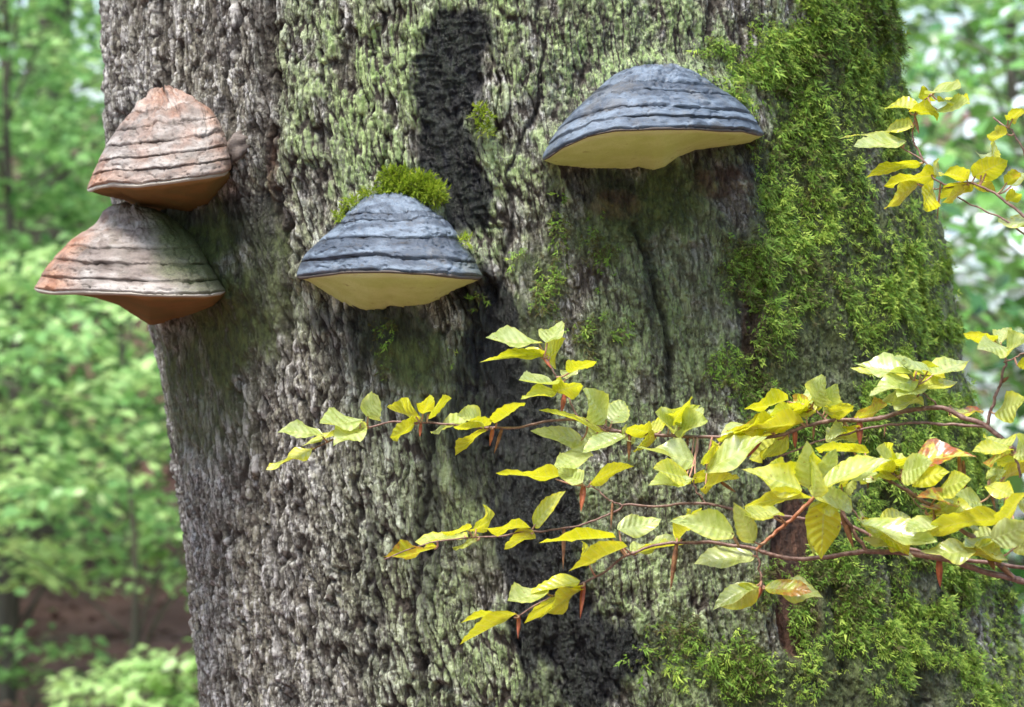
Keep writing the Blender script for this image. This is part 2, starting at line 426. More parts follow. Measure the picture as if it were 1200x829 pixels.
ALG_B = [(255, 370, 92, 135), (240, 280, 75, 70), (245, 480, 70, 80, .75), (300, 330, 40, 120, .9), (1000, 300, 150, 330, .95), (1080, 600, 130, 260, .95), (1010, 790, 240, 130, .95), (620, 420, 70, 110, .85), (700, 420, 60, 120, .6), (580, 620, 80, 120, .5), (720, 600, 70, 80, .45), (480, 420, 85, 75), (760, 240, 130, 70), (700, 280, 60, 70, .8), (800, 330, 110, 160, .55), (640, 330, 60, 90, .7),
         (930, 350, 120, 200, .9), (980, 150, 110, 160, .9), (540, 560, 60, 120, .45), (620, 500, 70, 90, .6), (760, 420, 140, 120, .35), (1060, 500, 120, 160, .8), (1030, 740, 190, 120, .8), (850, 600, 90, 120, .45),
         (760, 780, 90, 60, .5), (430, 400, 30, 60, .5), (340, 330, 20, 90, .3)]
DARK_B = [(285, 255, 30, 40, .6), (205, 255, 60, 22, .5), (583, 400, 36, 85, 1), (560, 350, 30, 40, .9), (645, 715, 56, 90, 1), (700, 770, 60, 60, 1), (505, 600, 14, 120, .6), (440, 700, 10, 120, .45), (880, 400, 22, 90, .6), (765, 330, 10, 60, .6), (860, 185, 60, 40, .7), (700, 215, 60, 26, .7), (450, 375, 90, 22, .7), (530, 95, 52, 75), (520, 170, 42, 55), (545, 40, 40, 38), (545, 235, 30, 48), (580, 385, 42, 75, 1), (605, 500, 56, 130, .95), (560, 480, 38, 110, .85), (625, 630, 58, 110, 1), (660, 720, 46, 70, .95), (500, 640, 16, 110, .4), (545, 330, 20, 40, .8),  # black stains, plus shade below and beside the brackets painted into the bark
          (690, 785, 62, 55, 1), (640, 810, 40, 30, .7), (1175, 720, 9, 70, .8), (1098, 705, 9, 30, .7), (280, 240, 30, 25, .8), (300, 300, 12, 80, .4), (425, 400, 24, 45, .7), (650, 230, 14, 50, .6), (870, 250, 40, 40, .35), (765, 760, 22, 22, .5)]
WOOD_B = [(935, 655, 40, 75), (932, 725, 32, 52), (312, 185, 10, 55, .7), (885, 390, 18, 90, .6), (850, 215, 40, 25, .5), (720, 240, 40, 20, .5), (925, 560, 36, 50, .6), (1063, 110, 10, 80, .5)]
SCAR_B = [(528, 95, 46, 70), (520, 165, 36, 50), (548, 40, 32, 36), (545, 225, 22, 46)]
BARE_B = [(935, 650, 36, 78), (932, 728, 28, 50)]
CRACKS = [([(750, 265), (765, 300), (770, 330), (775, 350), (787, 392), (785, 440), (792, 480)], 5, 9), ([(628, 0), (636, 60), (630, 120), (600, 170), (596, 260), (585, 330)], 3, 4),
          ([(308, 0), (312, 100), (305, 220), (335, 300), (330, 420)], 9, 9), ([(890, 330), (880, 400), (888, 470)], 7, 9),
          ([(425, 560), (415, 640), (430, 720), (420, 829)], 4, 6), ([(500, 470), (505, 600), (490, 720), (500, 829)], 5, 7), ([(250, 0), (262, 60), (255, 130)], 4, 6), ([(1085, 560), (1100, 650), (1130, 800)], 9, 12),
          ([(1030, 520), (1050, 640), (1075, 829)], 8, 10), ([(575, 340), (590, 420), (600, 520)], 10, 8), ([(1160, 620), (1178, 720), (1190, 829)], 7, 10), ([(975, 620), (985, 720), (990, 800)], 7, 8)]

def build_trunk():
    nf = 1050
    u = np.linspace(-1, 1, nf)
    tf = 0.62 * np.arcsin(u * 0.985) + 0.38 * u * math.radians(88)
    tb = np.concatenate([tf[-1] + np.linspace(0, 0.85, 70)[1:], np.linspace(tf[-1] + 0.85, 2 * np.pi + tf[0] - 0.85, 30)[1:-1], 2 * np.pi + tf[0] - 0.85 + np.linspace(0, 0.85, 70)[:-1]])
    T = np.concatenate([tf, tb])
    dz = 0.0015
    zf = np.arange(ZC - 0.485, ZC + 0.485, dz)
    lo = zf[0] - np.cumsum(np.concatenate([np.linspace(dz, 0.03, 30), np.full(80, 0.03)])); lo = lo[lo > -0.25]
    hi = zf[-1] + np.cumsum(np.concatenate([np.linspace(dz, 0.03, 30), np.full(80, 0.04)])); hi = hi[hi < 4.2]
    Z = np.concatenate([lo[::-1], zf, hi])
    cx, cy, R, _ = trunk_axis(Z)
    t, z = np.meshgrid(T, Z)
    # buttress flare near the ground
    cx = cx[:, None]; cy = cy[:, None]; R = R[:, None] * (1 + 0.35 * np.clip((0.7 - z) / 0.9, 0, 1) ** 2 * (1 + 0.5 * np.sin(t * 3 + 1)))
    nx, ny = np.sin(t), -np.cos(t)
    x = cx + R * nx; y = cy + R * ny
    D = CD + y
    px = 600 + x / D * F; py = 414.5 - (z - ZC) / D * F
    front = (np.cos(t) > -0.15)
    px = np.where(front, px, -2000)
    s = t * 0.51
    n1 = fbm(s * 16, z * 16, 1, 4); n2 = fbm(s * 40, z * 25, 5, 4); n3 = fbm(s * 120, z * 90, 9, 3)
    nz = n1 * 0.9 + n2 * 0.5
    moss = blobs(px, py, MOSS_B, nz * 1.5, 0.75)
    lich = blobs(px, py, LICH_B, nz, 0.55) * smooth(-0.26, 0.02, n2 + n3 * 0.5)
    lich = np.maximum(lich, smooth(330, 600, px) * 0.85 * smooth(-0.26, 0.02, n1 + 0.6 * n2 + 0.4 * n3))
    alg = blobs(px, py, ALG_B, nz, 0.6)
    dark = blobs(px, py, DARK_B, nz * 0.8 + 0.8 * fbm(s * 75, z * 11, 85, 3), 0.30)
    wood = blobs(px, py, WOOD_B, nz * 0.6, 0.4)
    scar = blobs(px, py, SCAR_B, nz * 0.7 + n3 * 0.8 + 0.5 * fbm(s * 75, z * 11, 85, 3), 0.30)
    bare = blobs(px, py, BARE_B, nz * 0.5, 0.25)
    back = smooth(0.1, -0.25, np.cos(t))
    # --- bark relief (metres, along the outward normal)
    ws = s + 0.012 * n1 + 0.005 * n2; wz = z + 0.018 * fbm(s * 14, z * 10, 21, 3)
    n4 = fbm(s * 300, z * 200, 17, 2)
    rg = 0.0034 * fbm(s * 210, z * 120, 19, 3); rg2 = 0.006 * fbm(s * 120, z * 90, 23, 3)
    rg = 0.0045 * fbm(s * 150, z * 80, 19, 4); rg2 = 0.010 * fbm(s * 110, z * 70, 23, 4)
    f1, f2, idv, til = worley((ws + rg) / 0.0090, (wz + rg2) / 0.062, 3)          # upright interlocking ridges
    g1, g2, id2, til2 = worley(ws / 0.030 + 0.9 * n1 + 0.6 * n2, wz / 0.24 + 0.8 * n2, 8)
    h1, h2, id3, til3 = worley((ws + 1.4 * rg) / 0.0055, (wz + 1.4 * rg2) / 0.0100, 12)   # flakes on them
    e = f2 - f1
    plate = smooth(0.0, 0.22, e + n3 * 0.30 + 0.35 * (fbm(s * 40, z * 22, 27, 3)))
    fur = smooth(0.0, 0.2, (g2 - g1) + n2 * 0.45)
    chip = smooth(0.0, 0.12, h2 - h1 + n3 * 0.4)
    rid = 1 - 2 * np.abs(fbm(ws * 75, wz * 11, 15, 4)) / 0.5
    xb = fbm(s * 140, z * 120, 18, 3); n4 = fbm(s * 330, z * 240, 17, 2)
    right = smooth(575, 660, px)
    rough = np.clip(1 - 0.85 * alg - 0.25 * lich + 0.1 * dark, 0.12, 1.0)
    rough = rough * (1 - 0.62 * right * smooth(760, 640, py)) * (1 - 0.3 * right)
    d = (plate - 1) * 0.0040 + (idv - 0.5) * 0.0042 + (fur - 1) * 0.0075 + (id2 - 0.5) * 0.006
    d = d + (chip - 1) * 0.0012 + (id3 - 0.5) * 0.0013 + til3 * 0.0009 + (rid - 0.6) * 0.0050 + xb * 0.0022 + n4 * 0.0020
    d = d * rough + n3 * 0.0040 + n2 * 0.005
    k1, k2, id5, til5 = worley((ws + rg) / 0.0042, (wz + rg2) / 0.0062, 16)
    d = d + right * (0.0026 * (fbm(s * 190, z * 120, 57, 3)) + (smooth(0, 0.3, k2 - k1) - 1) * 0.0011 + (id5 - 0.5) * 0.0022 + til5 * 0.0014 + 0.009 * fbm(s * 55, z * 30, 58, 4))
    # folds of the smoother, mossy side
    fold = fbm(s * 26, z * 3.2, 33, 3)
    d = d + fold * 0.030 * smooth(600, 900, px) + fbm(s * 7, z * 2.5, 41, 2) * 0.03
    # soft sponge of dead wood and the scar's sideways ripples
    rip = np.abs(fbm(s * 48 + 2.0 * n1, z * 170 + 4 * n1 + 3 * n2, 51, 4))
    d = d * (1 - 0.62 * scar) + scar * (-0.005 + rip * 0.015 + n2 * 0.006)
    d = d * (1 - 0.6 * bare) - bare * (0.007 + 0.010 * np.abs(fbm(s * 90, z * 7, 61, 3)))
    crk = np.zeros(px.shape)
    for pts, w, dep in CRACKS:
        dd = polydist(px + n2 * 26 + n3 * 8, py, pts)
        g = np.exp(-(dd / w) ** 2)
        d = d - g * dep * 0.0013
        crk = np.maximum(crk, g)
    # bark swollen round the brackets where they grow out of the trunk
    for pts in ([(350, 322), (370, 288), (412, 244), (455, 224), (505, 243), (545, 288), (566, 322)], [(637, 186), (655, 152), (700, 105), (757, 80), (805, 79), (862, 114), (895, 156)], [(235, 122), (268, 170), (274, 205)], [(205, 258), (245, 305), (266, 342)]):
        dd = polydist(px + n2 * 30, py + n1 * 20, pts)
        d = d + 0.010 * np.exp(-(dd / 15) ** 2) * (1 + 1.5 * n2)
    pl = np.clip(plate * (0.45 + 0.55 * fur) * (0.35 + 0.65 * chip), 0, 1) * (1 - 0.55 * right * smooth(0.05, -0.2, fbm(s * 150, z * 90, 59, 3)))
    pl = np.clip(pl + alg * 0.2, 0, 1) * (1 - 0.85 * crk)
    X = np.stack([x + d * nx, y + d * ny, z], -1)
    # fine sideways jitter so plates overhang a little
    X[..., 2] += (idv - 0.5) * 0.002 * (1 - back)
    nr, nc = t.shape
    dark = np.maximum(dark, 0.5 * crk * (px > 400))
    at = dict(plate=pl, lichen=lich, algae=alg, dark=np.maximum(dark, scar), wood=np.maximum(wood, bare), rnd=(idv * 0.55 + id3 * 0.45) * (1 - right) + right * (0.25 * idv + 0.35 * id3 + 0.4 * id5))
    fc = grid_faces(nr, nc, wrap=True)
    fs = scar.ravel()[fc].mean(1) > 0.5; fb = (bare.ravel()[fc].mean(1) > 0.5) & ~fs
    root = thing('beech_tree', 'thick old beech trunk with cracked grey bark, green lichen and moss, bearing bracket fungi', 'tree', (float(cx[0, 0]), float(cy[0, 0]), 0))
    V = X.reshape(-1, 3); A = {k: v.ravel() for k, v in at.items()}
    def part(name, sel, cap=False):
        f = fc[sel]; used = np.unique(f); mp = np.full(len(V), -1); mp[used] = np.arange(len(used))
        return mesh_np(name, V[used], [mp[f]], BARK, root, {k: v[used] for k, v in A.items()})
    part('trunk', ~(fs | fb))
    tag(part('bark_scar', fs), 'black rippled scar where the bark is gone')
    tag(part('bare_wood', fb), 'strip of reddish brown rotten wood')
    return root, X, moss, px, py, nx, ny, R, front
TREE, TX, TMOSS, TPX, TPY, TNX, TNY, TR, TFR = build_trunk()

# ------------------------------------------------------------------ moss: small feathery fronds
def frond_template(seed=3, n=8):
    """a ragged tuft of narrow pointed leaflets along a short stem, lying along +y, face +z; length 1"""
    V = []; Fc = []
    r = np.random.default_rng(seed)
    for i in range(n):
        y = 0.75 * i / n; a = r.normal(0, 0.85) * (1 - 0.4 * i / n); l = r.uniform(0.3, 0.6); w = r.uniform(0.045, 0.085)
        b = len(V); c, s_ = math.cos(a), math.sin(a); zz = r.uniform(-.1, .4)
        for (u, v, h) in ((-w, 0.3 * l, .04 + zz * .4), (w, 0.25 * l, .04 + zz * .4), (0.0, l, zz)):
            V.append((u * c + v * s_, y + v * c - u * s_, h))
        Fc.append((b, b + 1, b + 2))
    return np.array(V, float), np.array(Fc)
FV, FF = frond_template()
def scatter(tv, tf, pos, ydir, zdir, size, tone):
    """copies of a template as one vertex/face pair; ydir = length axis, zdir = face direction"""
    y = ydir / (np.linalg.norm(ydir, axis=1)[:, None] + 1e-9)
    x = np.cross(y, zdir); x /= np.linalg.norm(x, axis=1)[:, None] + 1e-9
    z = np.cross(x, y)
    sz = size[:, None, None] if size.ndim == 1 else size[:, None, :]
    L = tv[None] * sz
    V = pos[:, None] + L[..., 0:1] * x[:, None] + L[..., 1:2] * y[:, None] + L[..., 2:3] * z[:, None]
    f = (tf[None] + (np.arange(len(pos)) * len(tv))[:, None, None]).reshape(-1, tf.shape[1])
    return V.reshape(-1, 3), f, np.repeat(tone, len(tv))

def build_moss():
    sel = TFR & (TPX > 300) & (TPX < 1260) & (TPY > -60) & (TPY < 890)
    idx = np.nonzero(sel.ravel())[0]
    px0 = TPX.ravel()[idx]; py0 = TPY.ravel()[idx]
    cl = fbm(px0 / 26, py0 / 44, 73, 4)
    w = TMOSS.ravel()[idx] ** 1.5 * (0.07 + smooth(-0.10, 0.16, cl))
    # weight by true area: the grid is denser where it was cut by sight line
    w = w / np.clip(-TNY.ravel()[idx], 0.22, 1)
    w = w / w.sum()
    N = 54000
    ch = rng.choice(idx, N, p=w)
    p = TX.reshape(-1, 3)[ch]
    nrm = np.stack([TNX.ravel()[ch], TNY.ravel()[ch], np.zeros(N)], -1)
    tang = np.stack([-nrm[:, 1], nrm[:, 0], np.zeros(N)], -1)
    a = rng.normal(0, 0.85, N)
    ydir = -np.cos(a)[:, None] * np.array([0, 0, 1.0]) + np.sin(a)[:, None] * tang + nrm * rng.uniform(0.0, 0.55, N)[:, None]
    zdir = nrm + np.array([0, 0, 0.6]) + rng.normal(0, 0.35, (N, 3))
    size = rng.gamma(5, 0.00155, N) + 0.0025
    px = TPX.ravel()[ch]; py = TPY.ravel()[ch]
    nz = fbm(px / 60, py / 60, 71, 3)
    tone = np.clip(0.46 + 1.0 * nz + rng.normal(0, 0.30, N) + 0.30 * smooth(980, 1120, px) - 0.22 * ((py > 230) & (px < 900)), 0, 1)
    p = p + nrm * rng.uniform(-0.002, 0.004, N)[:, None] * 1.0
    Vs, fs_, ts_ = [], [], []; off = 0
    for k in range(4):                                   # four different tufts, mixed
        q = slice(k, None, 4); tv, tf = frond_template(10 + k)
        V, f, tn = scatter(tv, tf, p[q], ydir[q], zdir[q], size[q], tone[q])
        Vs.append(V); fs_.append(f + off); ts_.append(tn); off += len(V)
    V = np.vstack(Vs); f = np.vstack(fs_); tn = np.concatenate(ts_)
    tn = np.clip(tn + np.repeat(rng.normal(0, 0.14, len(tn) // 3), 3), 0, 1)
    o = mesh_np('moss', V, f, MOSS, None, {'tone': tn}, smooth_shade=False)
    tag(o, 'ragged green moss growing over the cracked bark', 'moss', None, 'stuff')
build_moss()

def moss_cushion(name, label, spots, n):
    pts = []; nr = []
    for (x, y, rx, ry, th) in spots:
        k = max(8, int(n * rx * ry / sum(s[2] * s[3] for s in spots)))
        r = np.sqrt(rng.random(k)); a = rng.random(k) * 2 * np.pi
        qx = x + rx * r * np.cos(a); qy = y + ry * r * np.sin(a)
        Y = trunk_Y(qx, qy) - th * np.sqrt(np.clip(1 - r * r, 0, 1)) * rng.uniform(0.55, 1, k) 
        pts.append(PA(qx, qy, Y)); nr.append(np.stack([np.cos(a) * r, -1.0 - 0 * r, -np.sin(a) * r + 0.4], -1))
    p = np.vstack(pts); nrm = np.vstack(nr); N = len(p)
    ydir = nrm * 0.7 + rng.normal(0, 0.6, (N, 3)); zdir = nrm + np.array([0, 0, 0.8]) + rng.normal(0, 0.4, (N, 3))
    V, f, tn = scatter(FV, FF, p, ydir, zdir, rng.uniform(0.005, 0.013, N), np.clip(rng.normal(0.5, 0.25, N), 0, 1))
    o = mesh_np(name, V, f, MOSS_BRIGHT, None, {'tone': tn}, smooth_shade=False)
    tag(o, label, 'moss', 'moss cushions on the bark', 'thing')
moss_cushion('moss_cushion', 'bright yellow-green moss cushion on top of the middle blue-grey bracket fungus', [(482, 219, 30, 11, .02), (508, 228, 13, 12, .025), (462, 206, 18, 7, .012), (438, 228, 14, 6, .02), (414, 240, 9, 5, .02), (400, 254, 6, 5, .015), (497, 210, 9, 5, .01), (543, 283, 6, 4, .05)], 1500)
moss_cushion('moss_cushion', 'tiny bright green moss tuft at the edge of the black bark scar', [(566, 140, 8, 12, .006), (570, 152, 6, 8, .006), (560, 132, 5, 6, .004)], 120)

# ------------------------------------------------------------------ bracket fungi
def resample(pts, n):
    pts = np.asarray(pts, float)
    c = spline(pts, 160)
    d = np.concatenate([[0], np.cumsum(np.hypot(*np.diff(c, axis=0).T))]); d /= d[-1]
    q = np.linspace(0, 1, n)
    return np.stack([np.interp(q, d, c[:, 0]), np.interp(q, d, c[:, 1])], -1)

def bracket(label, left, right, margin, lower, depth, bands, mat, pore, rim, tint=None, algae=None, seed=0, lift=0.0, clampx=None, knob=None, gpow=0.7, rimh=4.0, bumpy=0.006):
    """left/right: silhouettes from the apex down to the two tips; margin: front edge tip to tip; lower: where the pores meet the trunk"""
    rs = np.random.default_rng(seed)
    nphi = 150; nv = 190
    Lc = resample(left, 200); Rc = resample(right, 200); Mc = np.asarray(margin, float); Bc = np.asarray(lower, float)
    ph = np.linspace(0, np.pi, nphi); lam = (1 - np.cos(ph)) / 2; sn = np.sin(ph)
    def base_Y(px, py):
        q = np.asarray(px, float)
        if clampx is not None: q = np.maximum(q, clampx)
        return trunk_Y(q, py)
    mM = np.interp(Mc[0, 0] + (Mc[-1, 0] - Mc[0, 0]) * lam, Mc[:, 0], Mc[:, 1]) - (Mc[0, 1] + (Mc[-1, 1] - Mc[0, 1]) * lam)
    def ring(v):
        """front curve at height v (0 apex .. 1 margin): px, py, Y"""
        L = np.array([np.interp(v, np.linspace(0, 1, 200), Lc[:, i]) for i in (0, 1)])
        R = np.array([np.interp(v, np.linspace(0, 1, 200), Rc[:, i]) for i in (0, 1)])
        wob = 2.2 * fbm(lam * 5 + seed, np.full(nphi, v * 3.0 + seed), seed, 3) * sn * min(1, v * 3)
        px = L[0] + (R[0] - L[0]) * lam
        py = L[1] + (R[1] - L[1]) * lam + mM * v ** 1.2 + wob
        yl = base_Y(L[0], L[1]); yr = base_Y(R[0], R[1])
        bY = yl + (yr - yl) * lam
        if clampx is None: bY = np.minimum(bY, base_Y(px, py) + 0.006)
        return px, py, bY + 0.006 - depth * v ** gpow * sn ** 0.8
    vs = np.linspace(0.015, 1, nv)
    G = []
    for v in vs:
        px, py, Y = ring(v); G.append(PA(px, py, Y))
    G = np.array(G)                                            # nv, nphi, 3
    # outward normals and terraces
    dv = np.gradient(G, axis=0); dp = np.gradient(G, axis=1)
    nm = np.cross(dv, dp); nm /= np.linalg.norm(nm, axis=2)[..., None] + 1e-9
    cen = G.mean((0, 1)) + np.array([0, depth, 0])
    if ((G - cen) * nm).sum() < 0: nm = -nm
    br = np.array(bands); V2, L2 = np.meshgrid(vs, lam, indexing='ij')
    vw = V2 + 0.085 * fbm(L2 * 5, V2 * 2.5 + 3, seed + 2, 4) * (1 - V2 ** 4) * np.minimum(1, V2 * 4)
    k = np.clip(np.searchsorted(br, vw, side='right') - 1, 0, len(br) - 2)
    fr = np.clip((vw - br[k]) / (br[k + 1] - br[k]), 0, 1)
    bw = (br[k + 1] - br[k])
    prof = fr ** 1.3 * smooth(1.02, 0.9, fr) + 0.35 * np.sqrt(np.clip(1 - (2 * fr - 1) ** 2, 0, 1))   # each band swells to an overhanging lip
    ln = 0.55 + 1.1 * vnoise(L2 * 9, k * 3.7, seed + 30)
    groove = smooth(0.0, 0.012, fr * bw) * smooth(0.0, 0.007, (1 - fr) * bw)
    groove = 1 - (1 - groove) * np.clip(1.9 * ln - 1.25, 0.0, 1)
    amp = 0.0021 * np.clip(bw / 0.13, 0.5, 1.3) * (0.15 + 1.2 * V2 ** 1.5) * (0.55 + 0.9 * vnoise(L2 * 5, k * 2.1, seed + 31))
    h = amp * prof + 0.0040 * k * 0 + (groove - 1) * 0.0016
    h = h + 0.0004 * np.sin(vw * 70 + 5 * vnoise(L2 * 4, vw * 3, 5)) + bumpy * fbm(L2 * 11, V2 * 9, seed + 6, 3) * smooth(0.75, 0.35, V2) + 0.006 * fbm(L2 * 7, V2 * 5, seed + 7, 4) + 0.0032 * fbm(L2 * 30, V2 * 22, seed + 9, 4) - 0.0016 * smooth(0.82, 0.9, vnoise(L2 * 60, V2 * 40, seed + 12)) - 0.0022 * smooth(0.03, 0.0, np.abs(fbm(L2 * 9, V2 * 3.5, seed + 19, 3))) * smooth(0.1, 0.4, V2)
    h = h * np.minimum(1, (1 - np.abs(2 * L2 - 1)) * 6 + 0.25)
    G2 = G + nm * h[..., None]
    btone = rs.uniform(0.42, 0.72, len(br)) + 0.12 * np.linspace(0, 1, len(br))
    tone = btone[k] * (0.25 + 0.75 * groove) + 0.22 * (fr - 0.5) + 0.05 * np.sin(vw * 60 + 6 * vnoise(L2 * 4, vw * 3, 5)) + 0.65 * fbm(L2 * 9, V2 * 22, seed + 11, 4)
    pxg = np.array([ring(v)[0] for v in vs]); pyg = np.array([ring(v)[1] for v in vs])
    tn = np.zeros_like(tone) if tint is None else np.clip(tint(pxg, pyg) + 0.9 * fbm(L2 * 8, V2 * 8, seed + 13, 4), 0, 1)
    al = np.zeros_like(tone) if algae is None else np.clip(algae(pxg, pyg) + 0.9 * fbm(L2 * 9, V2 * 9, seed + 15, 4), 0, 1)
    base = G[0, nphi // 2]
    root = thing('bracket_fungus', label, 'fungus', tuple(float(c) for c in (base[0], base[1], base[2])), 'bracket fungi on the beech trunk')
    # each growth band is a piece of its own, tucked under the one above
    vi = np.searchsorted(vs, br)
    for b in range(len(br) - 1):
        a0 = max(0, vi[b] - 2) if b else 0; a1 = min(nv, vi[b + 1] + 1) if b < len(br) - 2 else nv
        a0 = max(0, a0)
        sub = G2[a0:a1]
        if b: sub = sub.copy(); sub[0] -= nm[a0] * 0.003
        n = a1 - a0
        o = mesh_np('growth_band', sub.reshape(-1, 3), grid_faces(n, nphi), mat, root,
                dict(tone=tone[a0:a1].ravel(), tint=tn[a0:a1].ravel(), algae=al[a0:a1].ravel()))
    # rolled rim, then the pore layer sloping back to the trunk
    mp, mq, mY = ring(1.0)
    e = np.minimum(1, sn * 3)
    rows = [G2[-1], PA(mp, mq + rimh * 0.55 * e, mY - 0.002 * e), PA(mp, mq + rimh * e, mY + 0.003 * e), PA(mp, mq + (rimh + 0.8) * e, mY + 0.012 * e)]
    mesh_np('rim', np.array(rows).reshape(-1, 3), grid_faces(len(rows), nphi), rim, root)
    bpx = Bc[0, 0] + (Bc[-1, 0] - Bc[0, 0]) * lam
    bpy = np.interp(bpx, Bc[:, 0], Bc[:, 1])
    bY = base_Y(bpx, bpy)
    rows = []; wv = np.repeat(np.linspace(0, 1, 26), nphi)
    for w in np.linspace(0, 1, 26):
        q = w ** 0.85
        px = mp + (bpx - mp) * q; py = (mq + rimh * e) + (bpy - mq - rimh * e) * q + 2.0 * fbm(lam * 9, np.full(nphi, w * 4), seed + 20, 3) * sn
        Y = (mY + 0.004 * e) + (bY + 0.02 - mY) * (w ** 1.15)
        rows.append(PA(px, py, Y))
    mesh_np('pore_surface', np.array(rows).reshape(-1, 3), grid_faces(26, nphi), pore, root, dict(inset=np.minimum(wv, np.tile(np.minimum(sn, 1), 26))))
    if knob:
        kx, ky, kr = knob
        _k = np.linspace(0, 2 * np.pi, 9)[:-1]
    return root

bracket('middle blue-grey bracket fungus with olive underside, a moss cushion on its top', 
        [(455, 226), (430, 231), (410, 246), (390, 268), (368, 288), (354, 305), (348, 324)],
        [(455, 226), (480, 229), (503, 243), (527, 262), (543, 288), (556, 305), (565, 324)],
        [(348, 324), (370, 321), (400, 317), (450, 316), (500, 318), (540, 323), (565, 324)],
        [(348, 325), (362, 331), (380, 343), (398, 356), (415, 363), (432, 367.5), (445, 366), (455, 363), (470, 364), (490, 363), (508, 358), (520, 351), (540, 339), (555, 332), (565, 325)],
        0.125, [0.015, 0.40, 0.48, 0.68, 0.885, 1.0], CAP_BLUE, PORE_OLIVE, RIM_DARK, seed=4, bumpy=0.003, algae=lambda x, y: 0.75 * smooth(525, 562, x) - 0.25)
bracket('largest blue-grey bracket fungus, on the mossy side, alone under pale lichen',
        [(775, 77), (755, 81), (735, 82), (715, 92), (698, 107), (672, 131), (652, 155), (640, 175), (636, 187)],
        [(775, 77), (800, 79), (820, 87), (838, 100), (862, 115), (882, 136), (890, 148), (895, 158)],
        [(636, 187), (660, 170), (690, 157), (720, 151), (770, 149.5), (815, 149), (845, 152), (870, 152), (895, 158)],
        [(636, 188), (650, 196), (680, 200), (705, 201.5), (735, 200), (748, 197), (766, 202), (778, 199), (795, 186), (815, 178), (850, 174), (880, 169), (895, 160)],
        0.145, [0.015, 0.46, 0.60, 0.80, 0.90, 1.0], CAP_BLUE, PORE_OLIVE, RIM_DARK, seed=9, algae=lambda x, y: -0.4 + 0 * x, tint=None, rimh=3.5, bumpy=0.003)
bracket('upper of the two orange-tan bracket fungi, narrow and steep with thick rolled bands',
        [(192, 104), (179, 107), (166, 119), (150, 136), (135, 153), (122, 176), (108, 205), (102, 222)],
        [(192, 104), (210, 106), (232, 118), (250, 132), (262, 155), (268, 178), (271, 196), (268, 200)],
        [(102, 222), (112, 217), (130, 214), (160, 215), (200, 211), (240, 205), (268, 200)],
        [(102, 223), (120, 229), (145, 234), (165, 245), (190, 250), (220, 250), (245, 240), (274, 206)],
        0.13, [0.015, 0.33, 0.52, 0.66, 0.78, 0.89, 1.0], CAP_TAN, PORE_BROWN, RIM_PALE, seed=14, clampx=190, bumpy=0.014,
        tint=lambda x, y: 0.66 - 0.55 * smooth(112, 150, x - 0.45 * (y - 220)) + 0.45 * smooth(238, 264, x) + 0.35 * smooth(135, 112, y), rimh=5)
bracket('lower of the two tan bracket fungi, wide with orange outer flank and greenish inner side',
        [(155, 240), (139, 239), (123, 246), (112, 262), (92, 275), (70, 295), (52, 318), (40, 338)],
        [(155, 240), (185, 246), (210, 262), (228, 282), (242, 305), (254, 325), (264, 341)],
        [(40, 338), (60, 341), (100, 341), (150, 342), (200, 344), (240, 344), (264, 341)],
        [(40, 340), (85, 345), (112, 349), (140, 359), (160, 372), (176, 382), (195, 379), (230, 369), (250, 360), (265, 344)],
        0.13, [0.015, 0.42, 0.62, 0.76, 0.90, 1.0], CAP_TAN, PORE_BROWN, RIM_PALE, seed=23, clampx=205,
        tint=lambda x, y: 0.7 - 0.95 * smooth(66, 130, x + 0.35 * (y - 300)), algae=lambda x, y: 1.15 * smooth(165, 215, x + 0.25 * (330 - y)) - 0.12 - 0.5 * smooth(320, 340, y), rimh=4)

def young_knob(px, py, r):
    Y = float(trunk_Y(px, py))
    th = np.linspace(0.02, np.pi - 0.02, 22); a = np.linspace(0, 2 * np.pi, 33)[:-1]
    A, T = np.meshgrid(a, th)
    rr = r * (1 + 1.1 * fbm(np.cos(A) * 1.6 + 3, np.sin(A) * 1.6 + T * 1.5, 81, 4))
    c = np.array(P(px, py, Y))
    V = np.stack([c[0] + rr * np.sin(T) * np.cos(A) * 1.05 + 0.35 * r * np.cos(T), c[1] + 0.003 + rr * np.sin(T) * np.sin(A) * 0.8, c[2] + rr * np.cos(T) * 1.15], -1)
    n = V.shape[0] * V.shape[1]
    o = mesh_np('bark_knob', V.reshape(-1, 3), grid_faces(22, 32, wrap=True), CAP_TAN, None, dict(tone=np.full(n, 0.30), tint=np.zeros(n), algae=np.zeros(n)))
    tag(o, 'small pale knob swelling from the bark beside the upper tan bracket fungus', 'bark knob')
young_knob(279, 172, 0.015)

